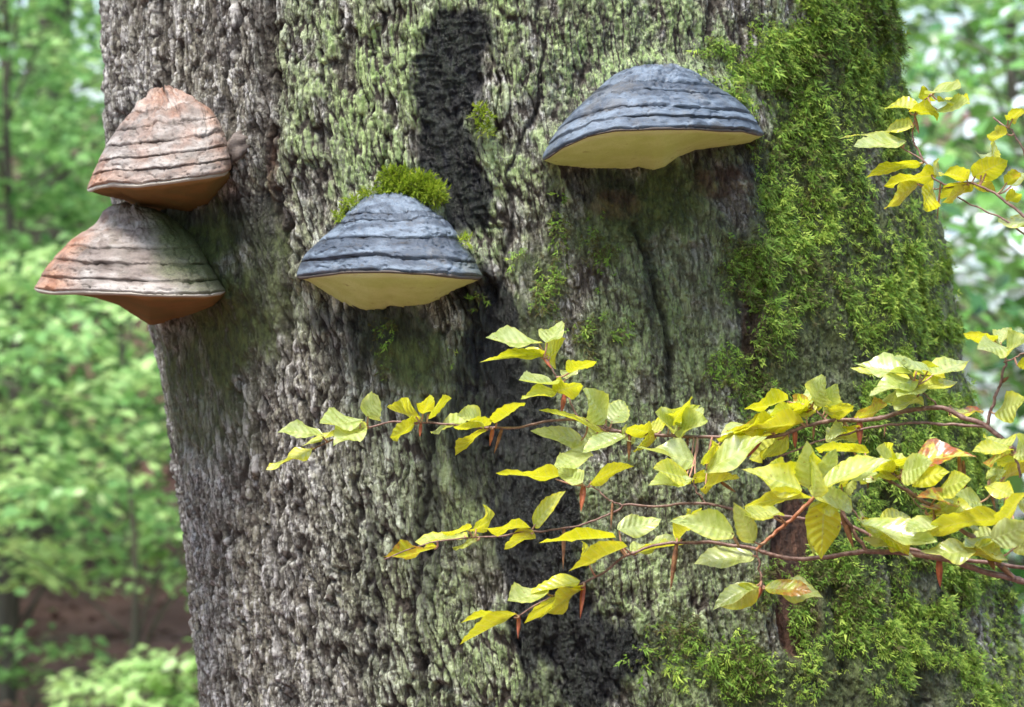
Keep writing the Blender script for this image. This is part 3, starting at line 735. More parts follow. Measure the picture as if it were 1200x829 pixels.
# ------------------------------------------------------------------ beech sprays in front of the trunk
# leaf rows: base x, base y, tip x, tip y, apparent width (photograph px), kind  y yellow  g green  m between  d dark green  r reddened
def make_leaf(parent, bx, by, tx, ty, w, kind, Y, petiole_to=None, i=0):
    rs = np.random.default_rng(1000 + i)
    b = np.array(P(bx, by, Y))
    s = math.hypot(tx - bx, ty - by)
    Lr = max(s * 1.04, rs.uniform(58, 74)) if s > 26 else max(s * 1.05, rs.uniform(36, 50))
    dep = math.sqrt(max(Lr * Lr - s * s, 0)) * 0.001
    sgn = -1 if rs.random() < 0.6 else 1
    k = (CD + Y) / F * 1000                     # px to mm at this depth
    tip = np.array(P(tx, ty, Y + sgn * min(dep, 0.05)))
    ax = tip - b; L = np.linalg.norm(ax); ax = ax / L
    perp = np.array([-(ty - by), 0, -(tx - bx)], float); perp = np.array([perp[0], 0, perp[2]]);
    n = np.hypot(perp[0], perp[2]); perp = perp / n if n > 0 else np.array([0, 0, 1.0])
    if perp[2] < 0: perp = -perp
    w = w * 0.9; wr = max(w, Lr * rs.uniform(0.42, 0.54))
    side = perp * w + np.array([0, 1, 0]) * math.sqrt(max(wr * wr - w * w, 0)) * (1 if kind != 'y' else -1)   # far edge up: top seen; near edge up: underside seen
    side = side / np.linalg.norm(side)
    side = side - ax * side.dot(ax); side /= np.linalg.norm(side)
    nrm = np.cross(side, ax)
    if nrm[2] < 0 and abs(nrm[2]) > 0.1: nrm = -nrm
    W = wr * k * 0.001
    nu, nv = 8, 14
    u = np.linspace(-1, 1, nu + 1); v = np.linspace(0, 1, nv + 1)
    UU, VV = np.meshgrid(u, v)
    prof = np.sin(np.pi * np.clip(VV, 0, 1) ** rs.uniform(0.72, 1.0)) ** rs.uniform(0.65, 0.95) * (1 - 0.25 * VV)
    prof = np.where(VV > 0.86, prof * (1 - 0.35 * ((VV - 0.86) / 0.14)), prof)
    prof = prof / prof.max()
    edge = 1 + 0.03 * np.sin(VV * 46) * (np.abs(UU) > 0.9) + 0.16 * fbm(VV * 5, UU * 2 + i, i % 50, 2)
    X = UU * prof * edge * W * 0.5
    fold = rs.uniform(0.0, 0.50); cup = rs.uniform(-0.18, 0.22); curl = rs.uniform(-0.22, 0.12); twist = rs.normal(0, 0.30)
    au = np.abs(UU) * prof
    H = fold * au * W * 0.5 + cup * (VV - 0.5) ** 2 * L * 0.9 + curl * VV ** 3 * L * 0.5
    H = H + 0.0011 * np.sin((VV - 0.16 * np.abs(UU)) * 46 + 0.6) * au + 0.007 * fbm(VV * 3, UU * 1.4 + i * 1.7, 7, 2) * au + 0.27 * W * np.sin(VV * rs.uniform(5, 9) + rs.uniform(0, 6)) * UU * au * rs.uniform(0.2, 1)
    tw = twist * (VV - 0.3)
    V = b + VV[..., None] * L * ax + X[..., None] * (np.cos(tw)[..., None] * side + np.sin(tw)[..., None] * nrm) + H[..., None] * nrm
    V = V.reshape(-1, 3)
    hue = {'y': rs.uniform(0.75, 1.05), 'g': rs.uniform(-0.05, 0.22), 'm': rs.uniform(0.3, 0.6), 'd': -0.3, 'r': 0.6}[kind]
    red = {'r': 1.0}.get(kind, 0.8 if rs.random() < 0.025 else 0.0)
    q = grid_faces(nv + 1, nu + 1); nq = len(q); quads = [q]; mi = [np.zeros(nq, int)]
    lu = (UU).ravel(); lv = VV.ravel(); tris = None
    if petiole_to is not None:
        e = np.array(petiole_to); m = (b + e) / 2 + np.array([0, 0, -0.002])
        pv, pq, pt = tube_np(spline([b + ax * 0.004, m, e], 5), np.linspace(0.0009, 0.0012, 5) , 5)
        quads.append(pq + len(V)); mi.append(np.ones(len(pq), int)); lu = np.concatenate([lu, np.zeros(len(pv))]); lv = np.concatenate([lv, np.zeros(len(pv))])
        V = np.vstack([V, pv])
    nvv = len(V)
    o = mesh_np('leaf', V, [np.vstack(quads)], [LEAF, PETIOLE], parent,
                dict(lu=lu, lv=lv, hue=np.full(nvv, hue), red=np.full(nvv, red)), matidx=np.concatenate(mi))
    if kind == 'r': tag(o, 'leaf scorched red and orange')
    return o

def twig_pts(pts, Yf):
    return np.array([P(p[0], p[1], Yf(p[0], p[1]) + (p[2] if len(p) > 2 else 0)) for p in pts])

def make_branch(label, twigs, leaves, scales, Yf, off):
    first = twig_pts(twigs[0][0], Yf)
    root = thing('beech_branch', label, 'branch', tuple(float(c) for c in first[-1]), 'leafy beech branches in front of the trunk')
    allp = []
    for j, (pts, r0, r1, mat) in enumerate(twigs):
        c = spline(twig_pts(pts, Yf), 14 * len(pts))
        t = np.linspace(0, 1, len(c))
        rs = np.random.default_rng(off + j)
        c = c + np.stack([fbm(t * len(pts) * 2, t * 0 + j, 3 + c_, 3) for c_ in range(3)], -1) * 0.0045 * np.minimum(1, np.minimum(t, 1 - t) * 12)[:, None]
        rad = (r1 + (r0 - r1) * t) * 0.68
        rad = rad * (1 + 0.5 * np.exp(-((t * len(pts) * 1.6) % 1 - 0.5) ** 2 / 0.004) * 0.45 + 0.15 * fbm(t * 30, t * 0, off + j, 2))
        V, q, tr = tube_np(c, rad, 8)
        mesh_np('stem' if j == 0 else 'twig', V, [q, tr], mat, root)
        allp.append(c)
    allp = np.vstack(allp)
    for n, lf in enumerate(leaves):
        bx, by, tx, ty, w, kd = lf[:6]; extra = lf[6] if len(lf) > 6 else 0
        rs = np.random.default_rng(off * 7 + n)
        Y = Yf(bx, by) + extra + rs.uniform(-0.012, 0.012)
        b = np.array(P(bx, by, Y))
        d = np.linalg.norm(allp - b, axis=1); m = int(np.argmin(d))
        make_leaf(root, bx, by, tx, ty, w, kd, Y, allp[m] if d[m] < 0.075 else None, off + n)
        if bx > 715 and rs.random() < 0.42:                  # a second leaf in the layer behind or below
            kx, ky = rs.uniform(-16, 16), rs.uniform(-4, 9)
            make_leaf(root, bx + kx, by + ky, tx + kx + rs.uniform(-9, 9), ty + ky + rs.uniform(-5, 7), max(8, w * rs.uniform(0.55, 0.9)), 'ymgyg'[int(rs.integers(5))], Y + rs.uniform(0.008, 0.03), allp[m] if d[m] < 0.06 else None, off + n + 150)
    for n, (x0, y0, x1, y1, w, kd) in enumerate(scales):
        w *= 0.8
        rs = np.random.default_rng(off * 3 + n)
        Y = Yf(x0, y0) - 0.004
        a = np.array(P(x0, y0, Y)); e = np.array(P(x1, y1, Y + rs.uniform(-0.006, 0.006)))
        d = np.linalg.norm(allp - a, axis=1); m = int(np.argmin(d))
        if d[m] < 0.03: a = allp[m]
        L = np.linalg.norm(e - a); t = np.linspace(0, 1, 8); u = np.linspace(-1, 1, 4)
        T, U = np.meshgrid(t, u, indexing='ij')
        ax = (e - a) / L; sd_ = np.cross(ax, [0, 1, 0]); sd_ /= np.linalg.norm(sd_) + 1e-9; fr = np.cross(sd_, ax)
        wd = w * 0.001 * np.sin(np.pi * (0.12 + 0.86 * T) ** 0.8) ** 0.8 * 0.5
        tw = rs.uniform(-1.2, 1.2) * T
        V = a + T[..., None] * L * ax + (U * wd)[..., None] * (np.cos(tw)[..., None] * sd_ + np.sin(tw)[..., None] * fr) + ((U ** 2) * wd * 1.0 + 0.15 * L * T ** 2 * rs.uniform(-.6, .6))[..., None] * fr
        mesh_np('bud_scale', V.reshape(-1, 3), grid_faces(8, 4), SCALE_RED if kd == 'r' else SCALE_BROWN, root)
    return root

U_TW = [([(315, 551), (370, 525), (433, 500), (497, 495), (584, 502), (666, 493), (724, 505), (780, 510), (841, 512), (899, 514), (935, 503), (972, 494), (1011, 492), (1060, 484), (1101, 477), (1122, 486), (1157, 500), (1185, 524), (1230, 560)], .0042, .0010, TWIG),
        ([(638, 419), (644, 428), (663, 461), (677, 486), (700, 497), (724, 505)], .0018, .0012, TWIG),
        ([(911, 536), (945, 522), (972, 514), (1017, 503), (1077, 495), (1157, 500)], .0025, .0013, TWIG),
        ([(1176, 411), (1179, 424), (1171, 452), (1163, 478), (1157, 500)], .0028, .0018, TWIG),
        ([(1072, 450), (1080, 460), (1101, 477)], .0015, .0011, TWIG),
        ([(1176, 425), (1190, 419), (1215, 408)], .0013, .0014, TWIG),
        ([(950, 474), (958, 484), (972, 494)], .0014, .0012, TWIG)]
U_LF = [(380, 510, 326, 503, 15, 'g'), (424, 493, 373, 500, 15, 'g'), (430, 490, 447, 461, 30, 'g'), (432, 499, 353, 523, 12, 'm'), (368, 523, 312, 552, 13, 'm'), (427, 502, 390, 518, 9, 'g'),
        (490, 489, 450, 481, 14, 'y'), (495, 487, 504, 466, 17, 'y'), (500, 487, 528, 466, 8, 'y'), (489, 495, 460, 514, 12, 'y'),
        (565, 494, 536, 486, 13, 'g'), (545, 497, 503, 503, 8, 'g'), (576, 501, 532, 502, 11, 'y'), (580, 498, 614, 469, 16, 'y'), (572, 502, 532, 530, 12, 'y'),
        (640, 404, 659, 379, 18, 'g'), (636, 404, 568, 400, 13, 'g'), (645, 414, 580, 413, 13, 'y'), (638, 419, 561, 419, 11, 'm'), (643, 421, 666, 400, 14, 'y'),
        (668, 436, 697, 424, 8, 'y'), (664, 444, 673, 429, 10, 'g'), (650, 452, 607, 447, 9, 'd'), (651, 460, 681, 450, 18, 'y'), (650, 458, 611, 466, 10, 'm'),
        (712, 494, 684, 457, 24, 'g'), (716, 496, 733, 468, 32, 'g'), (708, 503, 632, 478, 13, 'm'), (684, 518, 623, 503, 20, 'g'), (712, 505, 676, 523, 20, 'd'), (732, 512, 683, 527, 16, 'g'),
        (690, 530, 648, 553, 22, 'g'),
        (764, 508, 734, 500, 17, 'y'), (727, 503, 746, 518, 13, 'd'), (768, 512, 739, 527, 12, 'y'), (788, 500, 767, 483, 16, 'g'), (783, 500, 811, 466, 16, 'y'), (794, 500, 823, 480, 15, 'g'), (796, 503, 829, 493, 15, 'g'),
        (817, 541, 743, 525, 25, 'g', -.03), (842, 521, 818, 544, 18, 'y', -.02), (824, 553, 899, 512, 26, 'g', -.05), (880, 512, 840, 516, 10, 'y'), (905, 495, 857, 506, 14, 'y'),
        (806, 562, 766, 549, 20, 'm', -.05), (810, 563, 759, 569, 15, 'g', -.05), (812, 561, 837, 557, 15, 'y', -.05), (824, 573, 864, 556, 9, 'y', -.05),
        (925, 470, 874, 482, 15, 'y'), (940, 484, 891, 488, 15, 'g'), (948, 482, 931, 464, 15, 'y'), (952, 474, 970, 440, 23, 'g'), (966, 483, 984, 449, 18, 'g'), (944, 490, 956, 464, 10, 'm'), (968, 486, 1001, 476, 18, 'y'),
        (1003, 490, 1043, 478, 17, 'y'), (942, 495, 861, 508, 16, 'y'), (926, 510, 893, 538, 15, 'm'), (990, 498, 971, 513, 18, 'g'), (1003, 500, 992, 513, 9, 'y'), (880, 500, 842, 520, 12, 'g'),
        (1070, 440, 1002, 431, 14, 'g'), (1090, 434, 1057, 422, 11, 'g'), (1072, 434, 1108, 443, 17, 'y'), (1092, 440, 1137, 419, 17, 'g'), (1072, 447, 1019, 459, 13, 'g'), (1078, 455, 1123, 446, 12, 'm'), (1078, 456, 1052, 464, 9, 'd'), (1076, 465, 1048, 484, 13, 'g'),
        (1112, 486, 1154, 479, 12, 'r'), (1168, 400, 1129, 392, 13, 'y'), (1172, 403, 1181, 383, 14, 'g'), (1178, 408, 1147, 406, 11, 'g'), (1180, 408, 1206, 401, 13, 'g'), (1168, 484, 1204, 470, 12, 'm'), (1195, 432, 1218, 424, 13, 'y')]
U_SC = [(493, 497, 492, 512, 5, 'r'), (578, 503, 574, 523, 6, 'r'), (587, 506, 579, 532, 5, 'b'), (655, 466, 658, 484, 7, 'r'), (641, 417, 646, 432, 6, 'r'), (735, 512, 737, 541, 6, 'b'), (806, 511, 806, 526, 4, 'b'),
        (1007, 496, 1008, 522, 10, 'r'), (930, 505, 932, 525, 7, 'r'), (955, 498, 953, 516, 4, 'b'), (1037, 500, 1036, 513, 3, 'b'), (1170, 450, 1182, 442, 5, 'b'), (845, 565, 862, 577, 5, 'b'), (893, 520, 876, 536, 8, 'r')]
M_TW = [([(450, 656), (500, 637), (566, 630), (624, 623), (680, 615), (724, 598), (735, 592), (780, 593), (821, 591), (880, 600), (939, 607), (990, 614), (1050, 640), (1120, 655), (1225, 668)], .0032, .0010, TWIG),
        ([(684, 569), (700, 574), (718, 588), (735, 592)], .0013, .0011, TWIG),
        ([(812, 560), (815, 572), (828, 592)], .0014, .0013, TWIG)]
M_LF = [(655, 562, 581, 553, 17, 'y'), (684, 567, 655, 551, 20, 'g'), (690, 566, 738, 542, 16, 'y'), (625, 617, 661, 575, 19, 'm'),
        (513, 643, 449, 658, 15, 'y'), (548, 628, 486, 635, 12, 'm'), (552, 622, 516, 622, 9, 'y'), (556, 621, 584, 606, 11, 'y'), (620, 617, 566, 621, 9, 'y'), (624, 624, 591, 641, 13, 'y'), (560, 632, 530, 640, 6, 'g')]
M_SC = [(682, 569, 681, 599, 9, 'r'), (658, 618, 660, 667, 6, 'b'), (718, 590, 716, 622, 4, 'b')]
L_TW = [([(608, 722), (640, 702), (685, 684), (738, 650), (770, 638), (802, 636), (846, 637), (886, 645), (915, 654), (960, 653), (1015, 646), (1060, 648), (1110, 657), (1160, 672), (1235, 690)], .0052, .0011, TWIG),
        ([(962, 572), (950, 588), (925, 610), (900, 632), (886, 645)], .0025, .0032, SHOOT),
        ([(893, 690), (891, 670), (887, 645)], .0014, .0019, TWIG),
        ([(970, 580), (985, 597), (1002, 625), (1016, 646)], .0028, .0026, TWIG),
        ([(992, 585), (1002, 602), (1014, 615), (1030, 622)], .0010, .0013, TWIG),
        ([(1012, 550), (1040, 562), (1071, 580), (1100, 600), (1150, 640), (1190, 680)], .0040, .0022, TWIG),
        ([(1042, 548), (1055, 565), (1075, 590), (1085, 598)], .0012, .0012, TWIG),
        ([(1160, 570), (1180, 580), (1225, 575)], .0013, .0015, TWIG),
        ([(1195, 560), (1190, 535), (1185, 524)], .0022, .0020, TWIG)]
L_LF = [(722, 632, 631, 632, 14, 'y'), (722, 622, 773, 611, 27, 'g'), (735, 640, 667, 671, 19, 'y'), (688, 655, 683, 638, 4, 'y'), (680, 682, 620, 692, 14, 'm'), (640, 692, 594, 707, 17, 'g'), (684, 686, 611, 723, 16, 'y'), (684, 688, 632, 726, 12, 'y'),
        (606, 718, 540, 723, 9, 'y'), (606, 722, 538, 752, 13, 'y'), (742, 648, 801, 637, 8, 'y'),
        (797, 634, 822, 594, 18, 'y'), (862, 626, 798, 610, 34, 'g', -.06), (885, 638, 861, 590, 30, 'g', -.06), (886, 650, 814, 657, 27, 'g'), (890, 688, 843, 712, 34, 'm', -.03), (896, 690, 951, 691, 21, 'm', -.03), (966, 588, 962, 654, 47, 'y', -.05),
        (950, 574, 944, 515, 32, 'g', -.06), (958, 574, 980, 524, 28, 'g', -.06), (955, 582, 957, 533, 14, 'm', -.1), (960, 572, 1030, 539, 24, 'm', -.1), (940, 574, 870, 549, 30, 'm', -.1), (952, 581, 869, 590, 14, 'y', -.1), (962, 576, 1008, 594, 26, 'g', -.11), (930, 562, 902, 545, 14, 'm', -.04), (984, 570, 1002, 556, 9, 'y', -.04),
        (962, 590, 990, 598, 14, 'm', -.03),
        (1018, 532, 965, 526, 12, 'y'), (1046, 553, 1019, 547, 10, 'y'), (1058, 552, 1033, 536, 14, 'g'), (1058, 556, 1092, 542, 22, 'g'), (1066, 542, 1143, 528, 19, 'r'), (1188, 526, 1139, 530, 15, 'm'), (1186, 532, 1149, 540, 9, 'm'), (1185, 524, 1153, 513, 7, 'm'), (1190, 530, 1217, 519, 16, 'g'),
        (1158, 563, 1172, 544, 8, 'g'), (1160, 570, 1189, 583, 14, 'm'), (1126, 588, 1080, 577, 17, 'r'), (1130, 604, 1075, 596, 12, 'r'), (1088, 602, 1166, 604, 22, 'm'), (1178, 606, 1081, 617, 28, 'y', -.05), (1172, 616, 1200, 577, 22, 'y', -.05), (1163, 632, 1210, 614, 40, 'g', -.08), (1165, 632, 1129, 646, 14, 'g'), (1145, 646, 1077, 650, 20, 'g', -.02),
        (1032, 616, 1068, 600, 26, 'm', -.03), (1008, 616, 1098, 640, 28, 'g', -.04), (1045, 632, 1071, 649, 13, 'y', -.01), (1010, 606, 1030, 630, 12, 'g', -.02), (1190, 640, 1222, 632, 20, 'g'), (1192, 590, 1215, 600, 18, 'm'), (1052, 548, 1030, 520, 16, 'y'), (1100, 575, 1135, 560, 16, 'm'), (1095, 610, 1060, 625, 18, 'g', -.03), (1140, 640, 1185, 655, 20, 'm', -.05), (1175, 560, 1205, 545, 18, 'y'), (1010, 560, 985, 545, 16, 'm', -.04), (1120, 600, 1150, 620, 20, 'g', -.04), (1025, 625, 1062, 642, 18, 'y', -.02), (900, 600, 872, 606, 16, 'm', -.04), (1150, 590, 1120, 580, 16, 'g', -.03), (1190, 612, 1168, 640, 24, 'm', -.06)]
L_SC = [(685, 686, 680, 725, 7, 'r'), (606, 722, 607, 749, 6, 'r'), (792, 638, 786, 692, 7, 'b'), (973, 592, 967, 640, 8, 'b'), (986, 600, 1000, 642, 9, 'b'), (1088, 560, 1075, 582, 8, 'b'), (1168, 560, 1167, 600, 6, 'b'), (1100, 656, 1102, 688, 9, 'r'), (1166, 640, 1166, 670, 9, 'b'), (1188, 650, 1188, 677, 8, 'b'),
        (887, 690, 888, 702, 6, 'r'), (1124, 535, 1127, 572, 6, 'b'), (1129, 540, 1132, 580, 5, 'b'), (1018, 553, 1017, 574, 4, 'b'), (1098, 590, 1097, 612, 4, 'b')]
T_TW = [([(1028, 159), (1050, 170), (1083, 190), (1100, 214), (1135, 214), (1160, 224), (1178, 236), (1200, 254), (1240, 290)], .0030, .0010, TWIG),
        ([(1091, 110), (1080, 122), (1073, 132), (1070, 150), (1072, 168), (1083, 191)], .0018, .0010, TWIG),
        ([(1122, 231), (1145, 243), (1172, 255), (1200, 274), (1240, 300)], .0020, .0013, TWIG),
        ([(1164, 138), (1188, 157), (1200, 180), (1206, 220)], .0014, .0016, TWIG), ([(1086, 220), (1110, 221), (1135, 214)], .0010, .0012, TWIG)]
T_LF = [(1073, 127, 1036, 126, 10, 'm'), (1073, 133, 1103, 128, 10, 'y'), (1095, 129, 1137, 120, 8, 'g'), (1092, 110, 1127, 105, 10, 'g'), (1090, 111, 1078, 113, 8, 'y'), (1070, 148, 1036, 151, 12, 'm'), (1042, 156, 983, 158, 9, 'm'), (1062, 167, 1000, 173, 17, 'g'),
        (1080, 190, 1014, 201, 13, 'y'), (1098, 203, 1036, 219, 17, 'y'), (1077, 214, 1035, 245, 20, 'y'), (1092, 221, 1078, 247, 22, 'y'), (1135, 215, 1101, 234, 13, 'y'), (1135, 211, 1103, 199, 19, 'y'), (1140, 208, 1182, 186, 30, 'y'), (1163, 184, 1168, 167, 11, 'y'), (1182, 157, 1159, 160, 14, 'y'),
        (1178, 216, 1196, 199, 16, 'y'), (1141, 214, 1166, 221, 8, 'y'), (1207, 262, 1171, 260, 8, 'g'), (1180, 236, 1197, 226, 12, 'y'), (1185, 140, 1203, 130, 11, 'y'), (1100, 200, 1092, 190, 10, 'g')]
T_SC = [(1084, 221, 1084, 243, 6, 'b'), (1074, 138, 1077, 156, 5, 'b'), (1100, 216, 1098, 262, 3, 'b')]
make_branch('long upper beech branch reaching across the trunk to a tip below the middle fungus', U_TW, U_LF, U_SC, lambda x, y: -0.24 - 0.00018 * (x - 600), 100)
make_branch('slender bare middle beech branch with yellow leaves at its two ends', M_TW, M_LF, M_SC, lambda x, y: -0.30 - 0.0001 * (x - 600), 300)
make_branch('lowest and thickest beech branch with red shoot and a large green leaf rosette', L_TW, L_LF, L_SC, lambda x, y: -0.40 - 0.00012 * (x - 700), 500)
make_branch('highest beech branch, short with yellow leaves beside the mossy edge of the trunk', T_TW, T_LF, T_SC, lambda x, y: -0.10 - 0.0006 * (x - 1030), 700)

# ------------------------------------------------------------------ the wood behind
def ground_z(x, y):
    r = np.maximum(y - 15.5, 0)
    z = 0.14 * r + 0.02 * x * smooth(14, 22, y) * 0
    return z + 0.30 * fbm(x * 0.35 + 4, y * 0.35, 91, 3) * smooth(6, 14, np.hypot(x, y)) + 0.05 * fbm(x * 2.2, y * 2.2, 95, 2)
gx = np.concatenate([-np.geomspace(14, 900, 26)[::-1], np.linspace(-13.5, 13.5, 110), np.geomspace(14, 900, 26)])
gy = np.concatenate([-np.geomspace(8, 900, 26)[::-1], np.linspace(-7.5, 34, 170), np.geomspace(35, 900, 26)])
GX, GY = np.meshgrid(gx, gy)
GZ = ground_z(GX, np.minimum(GY, 60))
gr = mesh_np('ground', np.stack([GX, GY, GZ], -1).reshape(-1, 3), grid_faces(len(gy), len(gx)), SOIL)
tag(gr, 'bare reddish brown forest floor sloping up behind the trunk', 'ground', None, 'structure')

LV = np.array([(0, 0, 0), (-0.26, 0.25, .05), (-0.30, 0.55, .06), (0, 1.0, -.08), (0.30, 0.55, .06), (0.26, 0.25, .05), (0, .5, 0)], float)
LV2 = np.array([(0, 0, 0), (-0.3, 0.5, .06), (0, 1.0, -.06), (0.3, 0.5, .06)], float)
LT2 = np.array([(0, 2, 1), (0, 3, 2)])
LT = np.array([(0, 6, 1), (1, 6, 2), (2, 6, 3), (3, 6, 4), (4, 6, 5), (5, 6, 0)])
def sprays(rs, centres, n_leaf, size, spread, droop, tone, ts=0.14, flat=0.25, tv=None, tf=None):
    """flat drooping sprays of leaves round the given centres"""
    k = len(centres); N = k * n_leaf
    az = rs.uniform(0, 2 * np.pi, k); dirx = np.stack([np.cos(az), np.sin(az), np.full(k, -droop)], -1)
    sidev = np.stack([-np.sin(az), np.cos(az), rs.normal(0, 0.15, k)], -1)
    c = np.repeat(centres, n_leaf, 0); dx = np.repeat(dirx, n_leaf, 0); sx = np.repeat(sidev, n_leaf, 0)
    t = rs.uniform(0, 1, N); w = rs.normal(0, 0.33, N) * (1.1 - t)
    p = c + dx * (t * spread)[:, None] + sx * (w * spread)[:, None] + rs.normal(0, 0.02, (N, 3))
    yd = dx + sx * np.sign(w)[:, None] * rs.uniform(0.3, 1.2, N)[:, None] + rs.normal(0, flat, (N, 3))
    zd = np.array([0, 0, 1.0]) + rs.normal(0, flat * 1.3, (N, 3))
    tn = np.clip(np.repeat(tone + rs.normal(0, ts, k), n_leaf) + rs.normal(0, 0.12, N), 0, 1)
    return scatter(LV if tv is None else tv, LT if tf is None else tf, p, yd, zd, size * rs.uniform(0.7, 1.25, N), tn)

def far_tree(name, label, cat, x, y, h, rad, zlo, nspray, size, seed, mat=FAR_LEAF, trunk_r=0.07, tone=0.5, droop=0.25, lean=0.0, nleaf=26, group='trees of the wood behind the beech', spread=0.55, flat=0.25, ts=0.16):
    rs = np.random.default_rng(seed)
    z0 = float(ground_z(np.array(x), np.array(y)))
    root = thing(name, label, cat, (x, y, z0), group)
    top = np.array([x + lean * h, y, z0 + h])
    c = spline([[x, y, z0 - 0.2], [x + lean * h * 0.3 + 0.05, y, z0 + h * 0.35], [x + lean * h * 0.65, y + 0.05, z0 + h * 0.7], top], 24)
    V, q, t = tube_np(c, np.linspace(trunk_r * 1.25, trunk_r * 0.25, 24), 9)
    mesh_np('trunk', V, [q, t], FAR_BARK, root)
    cen = []
    # limbs and the sprays they carry
    for i in range(nspray):
        f = rs.uniform(zlo, 1.0); a = rs.uniform(0, 2 * np.pi)
        e = rad * math.sqrt(max(0.05, 1 - (2 * (f - zlo) / (1.08 - zlo) - 0.9) ** 2)) * math.sqrt(rs.uniform(0.06, 1))
        b = c[int(f * 23)]
        cen.append([b[0] + e * math.cos(a), b[1] + e * math.sin(a), b[2] + rs.uniform(-0.1, 0.25)])
    cen = np.array(cen)
    for i in range(min(16, nspray)):
        f = np.clip((cen[i, 2] - z0) / h - 0.12, 0.1, 0.95); b = c[int(f * 23)]
        V, q, t = tube_np(spline([b, (b + cen[i]) / 2 + np.array([0, 0, 0.05]), cen[i]], 8), np.linspace(trunk_r * 0.3, 0.006, 8), 5)
        mesh_np('limb', V, [q, t], FAR_BARK, root)
    V, f, tn = sprays(rs, cen, nleaf, size, spread, droop, tone, ts, flat)
    mesh_np('crown', V, f, mat, root, {'tone': tn}, smooth_shade=False)
    return root

# understorey of young beeches beyond the trunk on its left
far_tree('young_beech', 'bushy young beech whose pale leaves hang just beyond the cracked side of the trunk', 'tree', -1.55, 9.6, 2.0, 0.95, 0.46, 120, 0.075, 11, tone=0.78, trunk_r=0.016, spread=0.45)
far_tree('young_beech', 'dense young beech behind the two tan fungi, dark at its heart', 'tree', -2.3, 11.5, 3.6, 1.3, 0.24, 230, 0.075, 12, tone=0.5, trunk_r=0.035)
far_tree('young_beech', 'tall young beech standing behind the pale bushy one', 'tree', -2.75, 13.2, 4.6, 1.3, 0.24, 230, 0.08, 13, tone=0.66, trunk_r=0.028)
far_tree('young_beech', 'broad low young beech at the top edge of the bare ground', 'tree', -2.9, 15.4, 3.4, 1.7, 0.34, 230, 0.085, 14, tone=0.5, trunk_r=0.05)
far_tree('young_beech', 'tall mid green young beech rising from the slope near the frame edge', 'tree', -3.3, 17.4, 6.0, 1.9, 0.12, 260, 0.09, 17, tone=0.55, trunk_r=0.06)
# low plants on the bare ground
far_tree('low_bush', 'low bright green bush at the foot of the slope, below the bare ground', 'bush', -1.25, 8.6, 0.46, 0.45, 0.3, 44, 0.065, 15, tone=0.9, trunk_r=0.015, group=None, spread=0.3)
far_tree('low_bush', 'small dark green bush at the frame edge on the bare ground', 'bush', -2.1, 10.6, 0.34, 0.28, 0.3, 14, 0.06, 16, tone=0.4, trunk_r=0.015, group=None, spread=0.25)
# glossy leaved shrubs beyond the mossy side
far_tree('glossy_shrub', 'shrub with large shiny leaves, sky glints painted pale, beyond the mossy edge of the trunk', 'shrub', 1.75, 7.4, 2.5, 1.0, 0.24, 130, 0.10, 21, mat=GLOSS_LEAF, trunk_r=0.03, tone=0.52, droop=0.5, nleaf=15, group=None, flat=0.35, ts=0.34)
far_tree('glossy_shrub', 'darker shiny leaved shrub standing behind the shrub with pale painted sky glints', 'shrub', 2.5, 10.0, 3.0, 1.4, 0.2, 170, 0.11, 22, mat=GLOSS_LEAF, trunk_r=0.04, tone=0.45, droop=0.4, nleaf=16, group=None, flat=0.35, ts=0.32)
far_tree('young_beech', 'yellow green young beech showing above the shiny leaved shrubs', 'tree', 2.4, 12.4, 4.6, 1.5, 0.2, 240, 0.08, 23, tone=0.8, trunk_r=0.05)
far_tree('young_beech', 'deep green young beech on the slope beyond the shiny leaved shrubs', 'tree', 3.4, 15.5, 5.0, 1.9, 0.1, 260, 0.085, 24, tone=0.5, trunk_r=0.05)
# far old trees with bare boles
for i, (x, y, r, h, lab) in enumerate([(-3.05, 17.5, 0.17, 9.0, 'tall dark tree bole behind the leaves near the frame edge'), (-2.35, 21.0, 0.14, 9.0, 'slim dark tree bole between the far leaves above the tan fungi'),
                                       (3.9, 20.0, 0.2, 9.0, 'far tree bole behind the shiny leaved shrubs')]):
    far_tree('old_tree', lab, 'tree', x, y, h, 2.2, 0.42, 90, 0.11, 40 + i, trunk_r=r, tone=0.45, lean=0.03 * (-1) ** i)

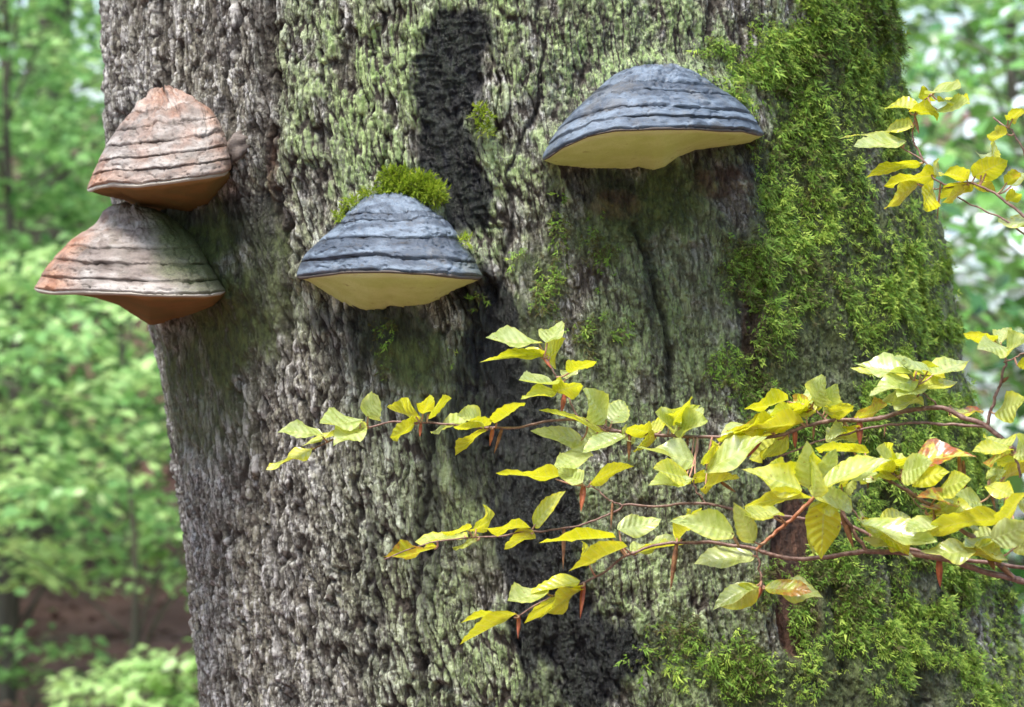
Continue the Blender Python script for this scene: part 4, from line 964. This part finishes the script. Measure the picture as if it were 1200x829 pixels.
# far woodland: one leafy mass on every side, unseen ones too, raised to block low sky light, with gaps
def woodland():
    rs = np.random.default_rng(77)
    cen = []
    N = 9500
    a = rs.uniform(0, 2 * np.pi, N); d = rs.uniform(27, 44, N)
    x = d * np.sin(a); y = d * np.cos(a) 
    hz = ground_z(x, np.minimum(y, 60)); z = hz + rs.uniform(0.0, 1, N) ** 1.1 * 19
    keep = fbm(a * 40, z * 0.9, 101, 2) > -0.20
    cen = np.stack([x, y, z], -1)[keep]
    tone = 0.45
    V, f, tn = sprays(rs, cen, 28, 0.34, 2.2, 0.25, tone, 0.22, 0.4, tv=LV2, tf=LT2)
    o = mesh_np('far_woodland', V, f, FAR_LEAF, None, {'tone': tn}, smooth_shade=False)
    tag(o, 'blurred green mass of far woodland with small gaps of pale sky', 'woodland', None, 'stuff')
woodland()

def undergrowth():
    rs = np.random.default_rng(78)
    n = 620
    x = rs.uniform(-11, 11, n); y = rs.uniform(13.5, 26, n)
    k = (fbm(x * 0.5, y * 0.5, 111, 2) > -0.04) & ~((x < -0.9) & (x > -4.6) & (y < 20))
    x, y = x[k], y[k]
    z = ground_z(x, y) + rs.uniform(0.15, 2.4, len(x))
    V, f, tn = sprays(rs, np.stack([x, y, z], -1), 40, 0.085, 0.8, 0.3, 0.5, 0.18, 0.3)
    o = mesh_np('undergrowth', V, f, FAR_LEAF, None, {'tone': tn}, smooth_shade=False)
    tag(o, 'leafy green undergrowth on the slope deep in the wood', 'undergrowth', None, 'stuff')
undergrowth()

def litter():
    rs = np.random.default_rng(55)
    N = 14000
    x = rs.uniform(-6, 6, N); y = rs.uniform(3, 26, N)
    p = np.stack([x, y, ground_z(x, y) + 0.012], -1)
    V, f, tn = scatter(LV, LT, p, np.stack([np.cos(a := rs.uniform(0, 6.3, N)), np.sin(a), rs.normal(0, .2, N)], -1), np.array([0, 0, 1.0]) + rs.normal(0, .3, (N, 3)), rs.uniform(.05, .09, N), rs.uniform(0, 1, N))
    o = mesh_np('leaf_litter', V, f, LITTER, None, {'tone': tn}, smooth_shade=False)
    tag(o, 'fallen brown leaves strewn over the bare forest floor', 'leaf litter', None, 'stuff')
litter()
